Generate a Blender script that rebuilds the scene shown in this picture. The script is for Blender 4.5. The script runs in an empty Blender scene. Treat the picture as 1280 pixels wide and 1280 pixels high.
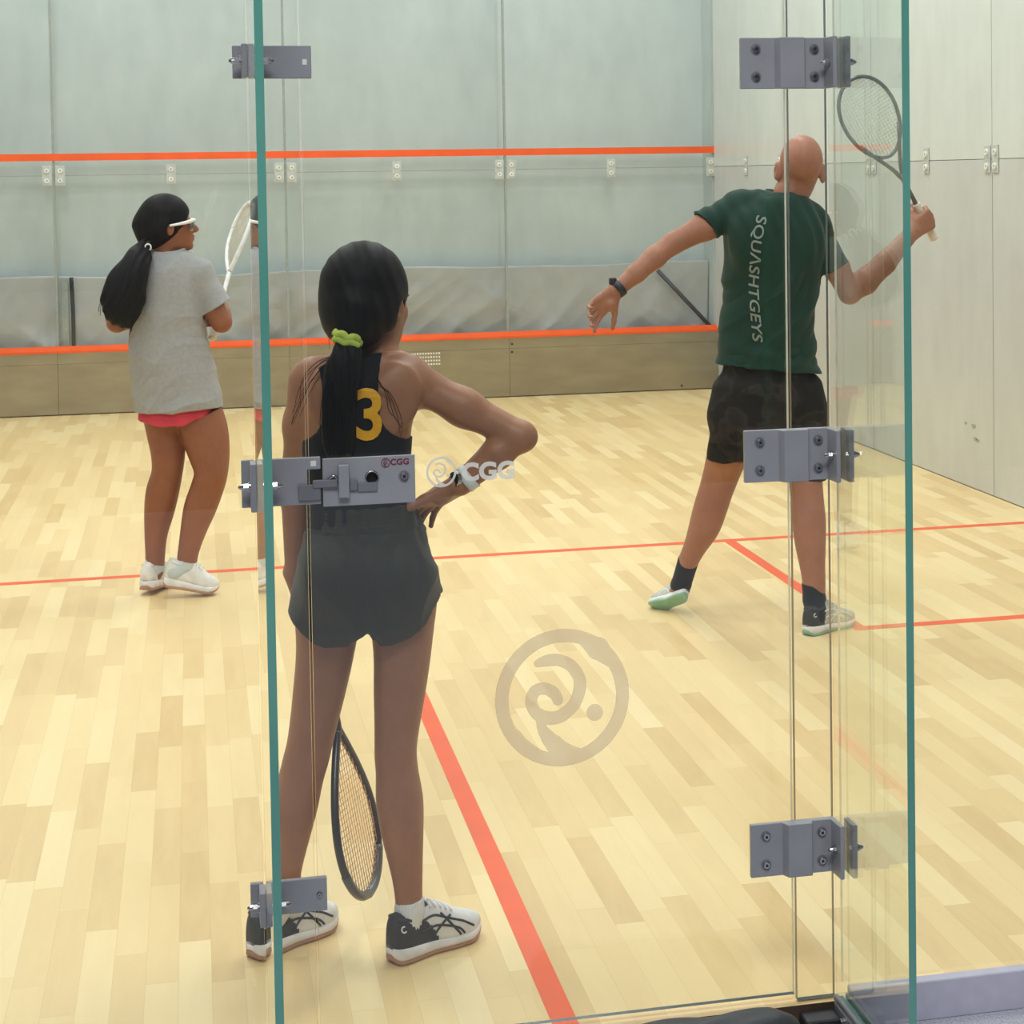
import bpy, math, random
import numpy as np
from mathutils import Vector, Matrix
from mathutils.bvhtree import BVHTree

random.seed(4)
rng = np.random.default_rng(7)
C = bpy.context.scene.collection
sc = bpy.context.scene
PI = math.pi

# ------------------------------------------------------------------ camera
CAM = np.array([-0.66615, -3.29171, 1.62513])
YAW, PITCH, ROLL = 0.215078, -0.0379565, -0.0146557
FPX, CX, CY = 2242.74, 729.67, 304.44
cy_, sy_ = math.cos(YAW), math.sin(YAW)
cp_, sp_ = math.cos(PITCH), math.sin(PITCH)
cr_, sr_ = math.cos(ROLL), math.sin(ROLL)
_f = np.array([sy_*cp_, cy_*cp_, sp_])
_r0 = np.array([cy_, -sy_, 0.0])
_u0 = np.cross(_r0, _f)
_r = cr_*_r0 + sr_*_u0
_u = -sr_*_r0 + cr_*_u0

def at(px, py, Y):
    """point of the court plane y = Y seen at a photo pixel"""
    d = _f*FPX + _r*(px-CX) - _u*(py-CY)
    return CAM + d*((Y-CAM[1])/d[1])

def proj(P):
    d = np.asarray(P, float)-CAM
    return CX+FPX*(d@_r)/(d@_f), CY-FPX*(d@_u)/(d@_f)

cam = bpy.data.cameras.new('camera')
camo = bpy.data.objects.new('camera', cam)
C.objects.link(camo)
camo.matrix_world = Matrix(((_r[0], _u[0], -_f[0], CAM[0]), (_r[1], _u[1], -_f[1], CAM[1]), (_r[2], _u[2], -_f[2], CAM[2]), (0, 0, 0, 1)))
cam.sensor_fit = 'HORIZONTAL'
cam.sensor_width = 36
cam.lens = 36*FPX/1280
cam.shift_x = (640-CX)/1280
cam.shift_y = (CY-640)/1280
cam.clip_start = 0.05
sc.camera = camo

# ------------------------------------------------------------------ world, lights, exposure
w = bpy.data.worlds.new('hall')
sc.world = w
w.use_nodes = True
bg = w.node_tree.nodes['Background']
bg.inputs[0].default_value = (0.86, 0.90, 1.0, 1)
bg.inputs[1].default_value = 0.10
sc.view_settings.view_transform = 'Standard'
sc.view_settings.look = 'None'
sc.view_settings.gamma = 1
sc.view_settings.exposure = 0.0
sc.cycles.transparent_max_bounces = 16
sc.cycles.max_bounces = 8
sc.cycles.diffuse_bounces = 4
sc.cycles.glossy_bounces = 4
sc.cycles.caustics_reflective = False
sc.cycles.caustics_refractive = False
sc.cycles.use_denoising = True

def area(name, loc, size, power, col=(1, .97, .92), rot=(0, 0, 0)):
    l = bpy.data.lights.new(name, 'AREA')
    l.shape = 'RECTANGLE'
    l.size, l.size_y = size
    l.energy = power
    l.color = col
    o = bpy.data.objects.new(name, l)
    o.location = loc
    o.rotation_euler = rot
    C.objects.link(o)
    return o
for lx in (-1.7, 1.7):
    for ly in (1.6, 4.9, 8.2):
        area('court_lamp', (lx, ly, 5.55), (0.5, 1.9), 76, (.96, .98, 1))
area('hall_fill', (-1.0, -4.6, 6.0), (3.0, 2.0), 280, (.96, .98, 1), (math.radians(42), 0, 0))  # added unseen fill, aimed to brighten the door hardware and the players' backs

# ------------------------------------------------------------------ materials
def sock(n, k):
    return n.inputs[k]

class NT:
    def __init__(s, name):
        s.m = bpy.data.materials.new(name)
        s.m.use_nodes = True
        s.t = s.m.node_tree
        s.t.nodes.clear()
        s.out = s.t.nodes.new('ShaderNodeOutputMaterial')
    def n(s, typ, props=None, **inp):
        nd = s.t.nodes.new('ShaderNode'+typ)
        for k, v in (props or {}).items():
            setattr(nd, k, v)
        for k, v in inp.items():
            key = int(k[1:]) if k[0] == 'i' and k[1:].isdigit() else k.replace('_', ' ')
            s.set(nd, key, v)
        return nd
    def set(s, nd, key, v):
        i = nd.inputs[key]
        if isinstance(v, bpy.types.NodeSocket):
            s.t.links.new(v, i)
        elif isinstance(v, bpy.types.Node):
            s.t.links.new(v.outputs[0], i)
        else:
            if isinstance(v, tuple) and len(v) == 3 and i.type == 'RGBA':
                v = v+(1,)
            i.default_value = v
    def math(s, op, a, b=0.0):
        return s.n('Math', {'operation': op}, i0=a, i1=b).outputs[0]
    def mix(s, fac, a, b, mode='MIX'):
        nd = s.n('Mix', {'data_type': 'RGBA', 'blend_type': mode})
        s.set(nd, 0, fac); s.set(nd, 6, a); s.set(nd, 7, b)
        return nd.outputs[2]
    def ramp(s, fac, stops):
        nd = s.n('ValToRGB')
        s.set(nd, 0, fac)
        e = nd.color_ramp.elements
        while len(e) < len(stops):
            e.new(0.5)
        for q, (p, c) in zip(e, stops):
            q.position = p
            q.color = c if len(c) == 4 else tuple(c)+(1,)
        return nd.outputs[0]
    def obj(s, scale=(1, 1, 1)):
        tc = s.n('TexCoord').outputs['Object']
        return s.n('Mapping', i0=tc, Scale=scale).outputs[0]
    def noise(s, vec, scale, detail=3, rough=.5):
        return s.n('TexNoise', None, Vector=vec, Scale=scale, Detail=detail, Roughness=rough).outputs[0]
    def bsdf(s, **k):
        b = s.n('BsdfPrincipled', None, **k)
        s.t.links.new(b.outputs[0], s.out.inputs[0])
        return b
    def bump(s, h, dist=.002, strength=.5):
        return s.n('Bump', None, Height=h, Distance=dist, Strength=strength).outputs[0]

def srgb(r, g, b):
    f = lambda c: ((c/255)/12.92 if c/255 <= .04045 else ((c/255+.055)/1.055)**2.4)
    return (f(r), f(g), f(b))

def simple(name, col, rough=.5, metal=0.0, var=.12, scale=30, bump=0.0, bscale=200, coat=0.0, stretch=(1, 1, 1), spec=.5):
    m = NT(name)
    v = m.obj(stretch)
    f = m.noise(v, scale)
    lo = tuple(c*(1-var) for c in col)
    hi = tuple(min(1, c*(1+var)) for c in col)
    c = m.ramp(f, [(.3, lo), (.7, hi)])
    kw = dict(Base_Color=c, Roughness=rough, Metallic=metal, Coat_Weight=coat, Coat_Roughness=.12, Specular_IOR_Level=spec)
    if bump:
        kw['Normal'] = m.bump(m.noise(v, bscale, 2), .002, bump)
    m.bsdf(**kw)
    return m.m

def glass_mat(name, tint, base=.035):
    m = NT(name)
    lw = m.n('LayerWeight', None, Blend=.5).outputs['Facing']
    p = m.math('POWER', lw, 5.0)
    fr = m.math('ADD', m.math('MULTIPLY', p, 1-base), base)
    tr = m.n('BsdfTransparent', None, Color=tint)
    gl = m.n('BsdfGlossy', None, Color=(1, 1, 1), Roughness=0.0)
    mx = m.n('MixShader', None, i0=fr)
    m.t.links.new(tr.outputs[0], mx.inputs[1])
    m.t.links.new(gl.outputs[0], mx.inputs[2])
    m.t.links.new(mx.outputs[0], m.out.inputs[0])
    return m.m

def film_mat(name, col, alpha):
    m = NT(name)
    tr = m.n('BsdfTransparent')
    df = m.n('BsdfDiffuse', None, Color=col)
    tl = m.n('BsdfTranslucent', None, Color=col)
    a = m.n('MixShader', None, i0=.55)
    m.t.links.new(df.outputs[0], a.inputs[1]); m.t.links.new(tl.outputs[0], a.inputs[2])
    mx = m.n('MixShader', None, i0=alpha)
    m.t.links.new(tr.outputs[0], mx.inputs[1]); m.t.links.new(a.outputs[0], mx.inputs[2])
    m.t.links.new(mx.outputs[0], m.out.inputs[0])
    return m.m

def wood_mat():
    m = NT('maple_strip_floor')
    o = m.n('TexCoord').outputs['Object']
    sp = m.n('SeparateXYZ', None, i0=o)
    x, y = sp.outputs[0], sp.outputs[1]
    W_, L_ = .066, .52
    xs = m.math('DIVIDE', x, W_)
    row = m.math('FLOOR', xs)
    wn = m.n('TexWhiteNoise', {'noise_dimensions': '1D'}, W=row).outputs['Value']
    ys = m.math('ADD', m.math('DIVIDE', y, L_), m.math('MULTIPLY', wn, 9.0))
    col = m.math('FLOOR', ys)
    cid = m.n('CombineXYZ', None, i0=row, i1=col, i2=0.0)
    wn2 = m.n('TexWhiteNoise', {'noise_dimensions': '2D'}, Vector=cid)
    rnd = wn2.outputs['Value']
    gv = m.n('CombineXYZ', None, i0=m.math('ADD', m.math('MULTIPLY', x, 26.0), m.math('MULTIPLY', rnd, 40.0)), i1=m.math('MULTIPLY', y, 3.2), i2=m.math('MULTIPLY', rnd, 17.0))
    grain = m.n('TexNoise', None, Vector=gv, Scale=1.0, Detail=5.0, Roughness=.6, Distortion=.9).outputs[0]
    tone = m.math('ADD', m.math('MULTIPLY', rnd, .62), m.math('MULTIPLY', grain, .38))
    c = m.ramp(tone, [(.08, srgb(214, 180, 122)), (.34, srgb(231, 200, 142)), (.6, srgb(239, 211, 154)), (.95, srgb(247, 225, 174))])
    fx = m.math('FRACT', xs); fy = m.math('FRACT', ys)
    ex = m.math('LESS_THAN', m.math('ABSOLUTE', m.math('SUBTRACT', fx, .5)), .492)
    ey = m.math('LESS_THAN', m.math('ABSOLUTE', m.math('SUBTRACT', fy, .5)), .4985)
    e = m.math('MULTIPLY', ex, ey)
    gap = m.mix(.22, c, (.25, .16, .07, 1))
    c2 = m.mix(e, gap, c)
    sm = m.noise(m.obj((1.3, .8, 1)), 2.2, 4)
    c3 = m.mix(m.math('MULTIPLY', sm, .16), c2, srgb(190, 160, 105)+(1,))
    m.bsdf(Base_Color=c3, Roughness=m.math('ADD', m.math('MULTIPLY', grain, .2), .3), Specular_IOR_Level=.35)
    return m.m

def wall_mat(name, c1, c2, rough=.35, coat=.15):
    m = NT(name)
    v = m.obj((1, 1, 1))
    f = m.noise(v, 1.3, 5, .6)
    g = m.noise(m.obj((1, 1, .35)), 9, 4, .6)
    c = m.ramp(m.math('ADD', m.math('MULTIPLY', f, .6), m.math('MULTIPLY', g, .4)), [(.35, c1), (.65, c2)])
    sp = m.noise(v, 60, 2)
    spot = m.ramp(sp, [(.70, (0, 0, 0)), (.78, (1, 1, 1))])
    c = m.mix(m.math('MULTIPLY', spot, .12), c, (.35, .34, .32, 1))
    m.bsdf(Base_Color=c, Roughness=rough, Coat_Weight=coat, Coat_Roughness=.08)
    return m.m

M = {}
M['floor'] = wood_mat()
M['line'] = simple('orange_line_paint', srgb(238, 90, 26), .45, var=.06, scale=8)
M['wallf'] = wall_mat('grey_backing', srgb(195, 202, 203), srgb(210, 217, 218), .6, 0)
M['wallr'] = wall_mat('wall_panel_lower', srgb(189, 191, 189), srgb(203, 205, 203))
M['wallr2'] = wall_mat('wall_panel_upper', srgb(201, 206, 202), srgb(214, 219, 215))
M['ceil'] = simple('ceiling_white', (.75, .76, .75), .8)
M['joint'] = simple('joint_grey', srgb(158, 164, 160), .6)
M['glass'] = glass_mat('clear_glass', (.965, .985, .975))
M['glassf'] = glass_mat('front_glass', (.96, .975, .97), .03)
M['glassfin'] = glass_mat('fin_glass', (.95, .98, .965))
def edge_mat():
    m = NT('green_glass_edge')
    v = m.obj((1, 1, 1.0))
    f = m.noise(v, 2.0, 3)
    c = m.ramp(f, [(.3, srgb(78, 146, 133)), (.7, srgb(104, 168, 152))])
    m.bsdf(Base_Color=c, Roughness=.15, Transmission_Weight=0.0, Coat_Weight=.4, Coat_Roughness=.05)
    return m.m
M['edge'] = edge_mat()
M['edgew'] = simple('glass_edge_highlight', srgb(228, 226, 205), .25, coat=.4)  # bright highlight along door and pane edges, painted in as pale colour
M['edged'] = simple('dark_glass_edge', srgb(70, 82, 84), .25, coat=.4)
M['clamp'] = simple('grey_anodised', srgb(158, 158, 163), .45, .2, var=.06, scale=14)
M['clamp2'] = simple('grey_anodised_dark', srgb(126, 127, 132), .45, .25, var=.06)
M['steel'] = simple('screw_steel', (.42, .42, .42), .25, 1.0)
M['dark'] = simple('dark_hole', (.015, .015, .018), .5)
M['tin'] = simple('brushed_tin', srgb(168, 160, 140), .34, .85, var=.10, scale=5, stretch=(.6, 1, 2))
M['sill'] = simple('lavender_sill', srgb(198, 196, 212), .7, var=.05)
M['carpet'] = simple('grey_carpet', srgb(196, 195, 206), .9, var=.3, scale=220)
M['endwood'] = simple('brown_floor_edge', srgb(74, 58, 44), .7, var=.3, scale=12)
M['fit'] = simple('white_button', srgb(232, 232, 222), .3)
M['plate'] = simple('clear_plate', srgb(196, 200, 196), .3, .2)
M['sheet'] = simple('grey_plastic_sheet', srgb(186, 186, 188), .3, var=.08, scale=6)
M['black'] = simple('matt_black', (.018, .018, .02), .55)
M['bag'] = simple('black_nylon', (.03, .033, .04), .5, bump=.3, bscale=300)
M['film'] = film_mat('frosted_film', (.80, .69, .57), .36)  # warm tint paints in floor light scattered through the white film
M['film2'] = film_mat('white_film', (.9, .9, .9), .60)
M['red'] = simple('dark_red_print', srgb(120, 45, 60), .5)
M['grey'] = simple('grey_print', srgb(70, 72, 78), .4, .4)

def skin(name, col):
    m = NT(name)
    v = m.obj()
    f = m.noise(v, 9, 4, .6)
    g = m.noise(v, 70, 3)
    c = m.ramp(m.math('ADD', m.math('MULTIPLY', f, .7), m.math('MULTIPLY', g, .3)), [(.3, (col[0]*.84, col[1]*.78, col[2]*.75)), (.7, (col[0]*1.1, col[1]*1.1, col[2]*1.1))])
    m.bsdf(Base_Color=c, Roughness=.48, Subsurface_Weight=.08, Subsurface_Radius=(.012, .005, .003), Normal=m.bump(m.noise(v, 260, 2), .001, .25), Specular_IOR_Level=.35)
    return m.m
M['skin3'] = skin('tan_skin_waiting', srgb(164, 115, 87))
M['skin1'] = skin('brown_skin', srgb(146, 92, 66))
M['skinm'] = skin('fair_tan_skin', srgb(164, 113, 89))
def hair_mat():
    m = NT('black_hair')
    v = m.obj((1, 1, .12))
    f = m.noise(v, 130, 4, .7)
    c = m.ramp(f, [(.3, (.003, .003, .0035)), (.75, (.012, .0105, .010))])
    m.bsdf(Base_Color=c, Roughness=.55, Normal=m.bump(f, .0015, .25), Specular_IOR_Level=.13)
    return m.m
M['hair'] = hair_mat()
def cloth(name, col, var=.15, rough=.85, bs=420, mot=7, spec=.2):
    m = NT(name)
    v = m.obj()
    f = m.noise(v, mot, 4)
    g = m.noise(v, bs, 2)
    c = m.ramp(m.math('ADD', m.math('MULTIPLY', f, .5), m.math('MULTIPLY', g, .5)), [(.3, tuple(q*(1-var) for q in col)), (.7, tuple(min(1, q*(1+var)) for q in col))])
    m.bsdf(Base_Color=c, Roughness=rough, Normal=m.bump(g, .001, .35), Specular_IOR_Level=spec, Sheen_Weight=.08)
    return m.m
M['tank'] = cloth('black_jersey', (.012, .013, .016))
M['shorts3'] = cloth('dark_olive_nylon', srgb(54, 55, 49), .1, .65, spec=.2)
M['tee1'] = cloth('heather_grey', srgb(160, 159, 159), .13, .9, 300, 60)
M['shorts1'] = cloth('coral_red', srgb(205, 66, 84))
M['teem'] = cloth('bottle_green', srgb(23, 54, 43), .15, .75)
M['teemd'] = cloth('bottle_green_dark', srgb(20, 46, 40), .15, .8)
def camo():
    m = NT('dark_camo_nylon')
    v = m.obj()
    f = m.noise(v, 9, 3, .5)
    c = m.ramp(f, [(.0, (.010, .009, .008)), (.5, (.012, .010, .009)), (.54, (.028, .024, .019)), (.62, (.016, .014, .012))])
    m.bsdf(Base_Color=c, Roughness=.75, Specular_IOR_Level=.2)
    return m.m
M['shortsm'] = camo()
M['sockw'] = cloth('white_rib', srgb(226, 226, 226), .08, .9, 90)
M['sockg'] = cloth('pale_grey_rib', srgb(196, 204, 206), .08, .9, 90)
M['sockb'] = cloth('black_rib', (.012, .012, .013))
M['shoew'] = simple('white_mesh_upper', srgb(226, 224, 222), .6, bump=.3, bscale=500)
M['shoeg'] = simple('silver_grey_upper', srgb(186, 188, 176), .6, var=.25, scale=120)
M['shoeb'] = simple('black_upper', (.022, .023, .025), .6, bump=.3, bscale=500)
M['gum'] = simple('gum_rubber', srgb(176, 128, 104), .6)
M['mid'] = simple('white_midsole', srgb(234, 232, 236), .5)
M['mint'] = simple('mint_rubber', srgb(140, 186, 160), .55)
M['yellow'] = simple('yellow_print', srgb(232, 164, 20), .6)
M['printg'] = simple('pale_grey_print', srgb(136, 146, 136), .6)
M['lime'] = cloth('lime_scrunchie', srgb(190, 205, 92))
M['white'] = simple('white_plastic', srgb(236, 234, 230), .35)
M['racb'] = simple('black_graphite', (.03, .026, .026), .35, coat=.3)
M['racg'] = simple('grey_graphite', srgb(92, 94, 92), .35, coat=.3)
M['racw'] = simple('white_graphite', srgb(228, 228, 226), .35, coat=.3)
M['racr'] = simple('maroon_graphite', srgb(92, 36, 34), .35, coat=.3)
M['grip'] = simple('pale_grip', srgb(222, 208, 190), .7, bump=.4, bscale=150)
M['string'] = simple('pale_string', srgb(208, 204, 190), .5)
M['stringo'] = simple('orange_string', srgb(240, 178, 110), .5)
M['lens'] = glass_mat('goggle_lens', (.6, .62, .64), .08)
M['eye'] = simple('eye_white', (.7, .68, .65), .2)
M['lip'] = simple('lip', srgb(140, 70, 66), .5)

# ------------------------------------------------------------------ object helpers
WL = {}
def wloc(o):
    return WL.get(o.name, np.zeros(3)) if o else np.zeros(3)

def mesh_from(name, V, Fq, mat, smooth=True):
    me = bpy.data.meshes.new(name)
    me.from_pydata([tuple(v) for v in V], [], Fq) if not isinstance(Fq, np.ndarray) else fast_mesh(me, V, Fq)
    for mm in (mat if isinstance(mat, (list, tuple)) else [mat]):
        me.materials.append(mm)
    if smooth:
        me.polygons.foreach_set('use_smooth', np.ones(len(me.polygons), bool))
    me.update()
    return me

def fast_mesh(me, V, Fq):
    n = Fq.shape[1]
    me.vertices.add(len(V))
    me.vertices.foreach_set('co', np.asarray(V, np.float32).ravel())
    me.loops.add(Fq.size)
    me.loops.foreach_set('vertex_index', Fq.astype(np.int32).ravel())
    me.polygons.add(len(Fq))
    me.polygons.foreach_set('loop_start', np.arange(0, Fq.size, n, dtype=np.int32))
    me.update(calc_edges=True)

def link(name, me, parent=None, loc=(0, 0, 0)):
    """mesh vertices are world coordinates; they are moved into the object's own frame"""
    o = bpy.data.objects.new(name, me)
    C.objects.link(o)
    base = wloc(parent) if parent else np.asarray(loc, float)
    if np.abs(base).max() > 0:
        me.transform(Matrix.Translation(Vector(-base)))
    if parent:
        o.parent = parent
        WL[o.name] = base
    else:
        o.location = loc
        WL[o.name] = base
    return o

def obj(name, V, Fq, mat, parent=None, loc=(0, 0, 0), smooth=True):
    return link(name, mesh_from(name, V, Fq, mat, smooth), parent, loc)

def tag(o, label=None, cat=None, group=None, kind=None):
    if label: o['label'] = label
    if cat: o['category'] = cat
    if group: o['group'] = group
    if kind: o['kind'] = kind
    return o

def empty(name, loc, label=None, cat=None, group=None, kind=None):
    o = bpy.data.objects.new(name, None)
    C.objects.link(o)
    o.location = loc
    o.empty_display_size = .1
    WL[o.name] = np.asarray(loc, float)
    return tag(o, label, cat, group, kind)

class MB:
    def __init__(s): s.V = []; s.F = []; s.mi = []
    def add(s, V, F, mi=0):
        b = len(s.V)
        s.V += [tuple(v) for v in V]
        s.F += [tuple(i+b for i in f) for f in F]
        s.mi += [mi]*len(F)
        return s
    def box(s, lo, hi, mi=0, side=None, bev=0.0):
        x0, y0, z0 = lo; x1, y1, z1 = hi
        if bev:
            return s.bbox(lo, hi, bev, mi)
        V = [(x0, y0, z0), (x1, y0, z0), (x1, y1, z0), (x0, y1, z0), (x0, y0, z1), (x1, y0, z1), (x1, y1, z1), (x0, y1, z1)]
        F = [(0, 3, 2, 1), (4, 5, 6, 7), (0, 1, 5, 4), (1, 2, 6, 5), (2, 3, 7, 6), (3, 0, 4, 7)]  # -z +z -y +x +y -x
        b = len(s.F)
        s.add(V, F, mi)
        if side:
            for k, m in side.items():
                s.mi[b+{'-z': 0, '+z': 1, '-y': 2, '+x': 3, '+y': 4, '-x': 5}[k]] = m
        return s
    def bbox(s, lo, hi, b, mi=0):
        """box with chamfered edges"""
        lo = np.array(lo, float); hi = np.array(hi, float); c = (lo+hi)/2; h = (hi-lo)/2
        b = min(b, h.min()*.9)
        V = []; idx = {}
        for sx in (-1, 1):
            for sy in (-1, 1):
                for sz in (-1, 1):
                    for a in range(3):
                        q = np.array([sx, sy, sz])*h
                        q -= b*np.array([sx, sy, sz])*np.array([a != 0, a != 1, a != 2])
                        idx[(sx, sy, sz, a)] = len(V)
                        V.append(c+q)
        F = []
        for a in range(3):
            o1, o2 = (a+1) % 3, (a+2) % 3
            for sg in (-1, 1):
                loop = []
                for p, q in ((-1, -1), (1, -1), (1, 1), (-1, 1)):
                    k = [0, 0, 0]; k[a] = sg; k[o1] = p; k[o2] = q
                    loop.append(idx[(k[0], k[1], k[2], a)])
                F.append(loop if sg > 0 else loop[::-1])
            for p in (-1, 1):
                for q in (-1, 1):
                    e = []
                    for sg in (-1, 1):
                        k = [0, 0, 0]; k[a] = sg; k[o1] = p; k[o2] = q
                        e.append((idx[(k[0], k[1], k[2], o1)], idx[(k[0], k[1], k[2], o2)]))
                    f = [e[0][0], e[1][0], e[1][1], e[0][1]]
                    F.append(f if p*q > 0 else f[::-1])
        for sx in (-1, 1):
            for sy in (-1, 1):
                for sz in (-1, 1):
                    f = [idx[(sx, sy, sz, 0)], idx[(sx, sy, sz, 1)], idx[(sx, sy, sz, 2)]]
                    F.append(f if sx*sy*sz > 0 else f[::-1])
        return s.add(V, F, mi)
    def cyl(s, a, b, r, n=16, mi=0, r2=None):
        return s.tube([a, b], [r, r if r2 is None else r2], n, mi)
    def tube(s, pts, rad, n=10, mi=0, closed=False, flat=None):
        """round (or flattened) tube along a polyline"""
        P = np.array(pts, float); m = len(P)
        rad = np.full(m, rad) if np.isscalar(rad) else np.array(rad, float)
        T = np.zeros_like(P)
        for i in range(m):
            a = P[(i-1) % m] if closed or i > 0 else P[i]
            b = P[(i+1) % m] if closed or i < m-1 else P[i]
            T[i] = (b-a)/(np.linalg.norm(b-a)+1e-12)
        if flat is not None:
            up = np.array(flat[0], float)
            kx, ky = flat[1], flat[2]
        else:
            up = np.array([0, 0, 1.0]) if abs(T[0][2]) < .9 else np.array([0, 1.0, 0])
            kx = ky = 1
        V = []
        for i in range(m):
            if flat is None and i > 0:
                up = B
            A = np.cross(T[i], up); A /= np.linalg.norm(A)+1e-12
            B = np.cross(A, T[i])
            for j in range(n):
                t = 2*PI*j/n
                V.append(P[i]+rad[i]*(kx*math.cos(t)*A+ky*math.sin(t)*B))
        F = []
        for i in range(m if closed else m-1):
            i2 = (i+1) % m
            for j in range(n):
                j2 = (j+1) % n
                F.append((i*n+j, i*n+j2, i2*n+j2, i2*n+j))
        if not closed:
            F.append(tuple(range(n))[::-1]); F.append(tuple((m-1)*n+j for j in range(n)))
        return s.add(V, F, mi)
    def build(s, name, mat, parent=None, loc=(0, 0, 0), smooth=False):
        me = bpy.data.meshes.new(name)
        me.from_pydata(s.V, [], s.F)
        for mm in (mat if isinstance(mat, (list, tuple)) else [mat]):
            me.materials.append(mm)
        me.polygons.foreach_set('material_index', np.array(s.mi, np.int32))
        if smooth:
            me.polygons.foreach_set('use_smooth', np.ones(len(me.polygons), bool))
        me.update()
        return link(name, me, parent, loc)

def catmull(P, n=6, closed=False):
    P = np.array(P, float); m = len(P); out = []
    for i in range(m if closed else m-1):
        p0 = P[(i-1) % m] if closed or i > 0 else P[i]
        p1 = P[i]; p2 = P[(i+1) % m]
        p3 = P[(i+2) % m] if closed or i < m-2 else p2
        for k in range(n):
            t = k/n
            out.append(.5*((2*p1)+(-p0+p2)*t+(2*p0-5*p1+4*p2-p3)*t*t+(-p0+3*p1-3*p2+p3)*t**3))
    if not closed:
        out.append(P[-1])
    return np.array(out)

# ------------------------------------------------------------------ signed-distance modelling for bodies and clothes
def unit(v):
    v = np.asarray(v, float)
    return v/np.linalg.norm(v)

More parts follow.
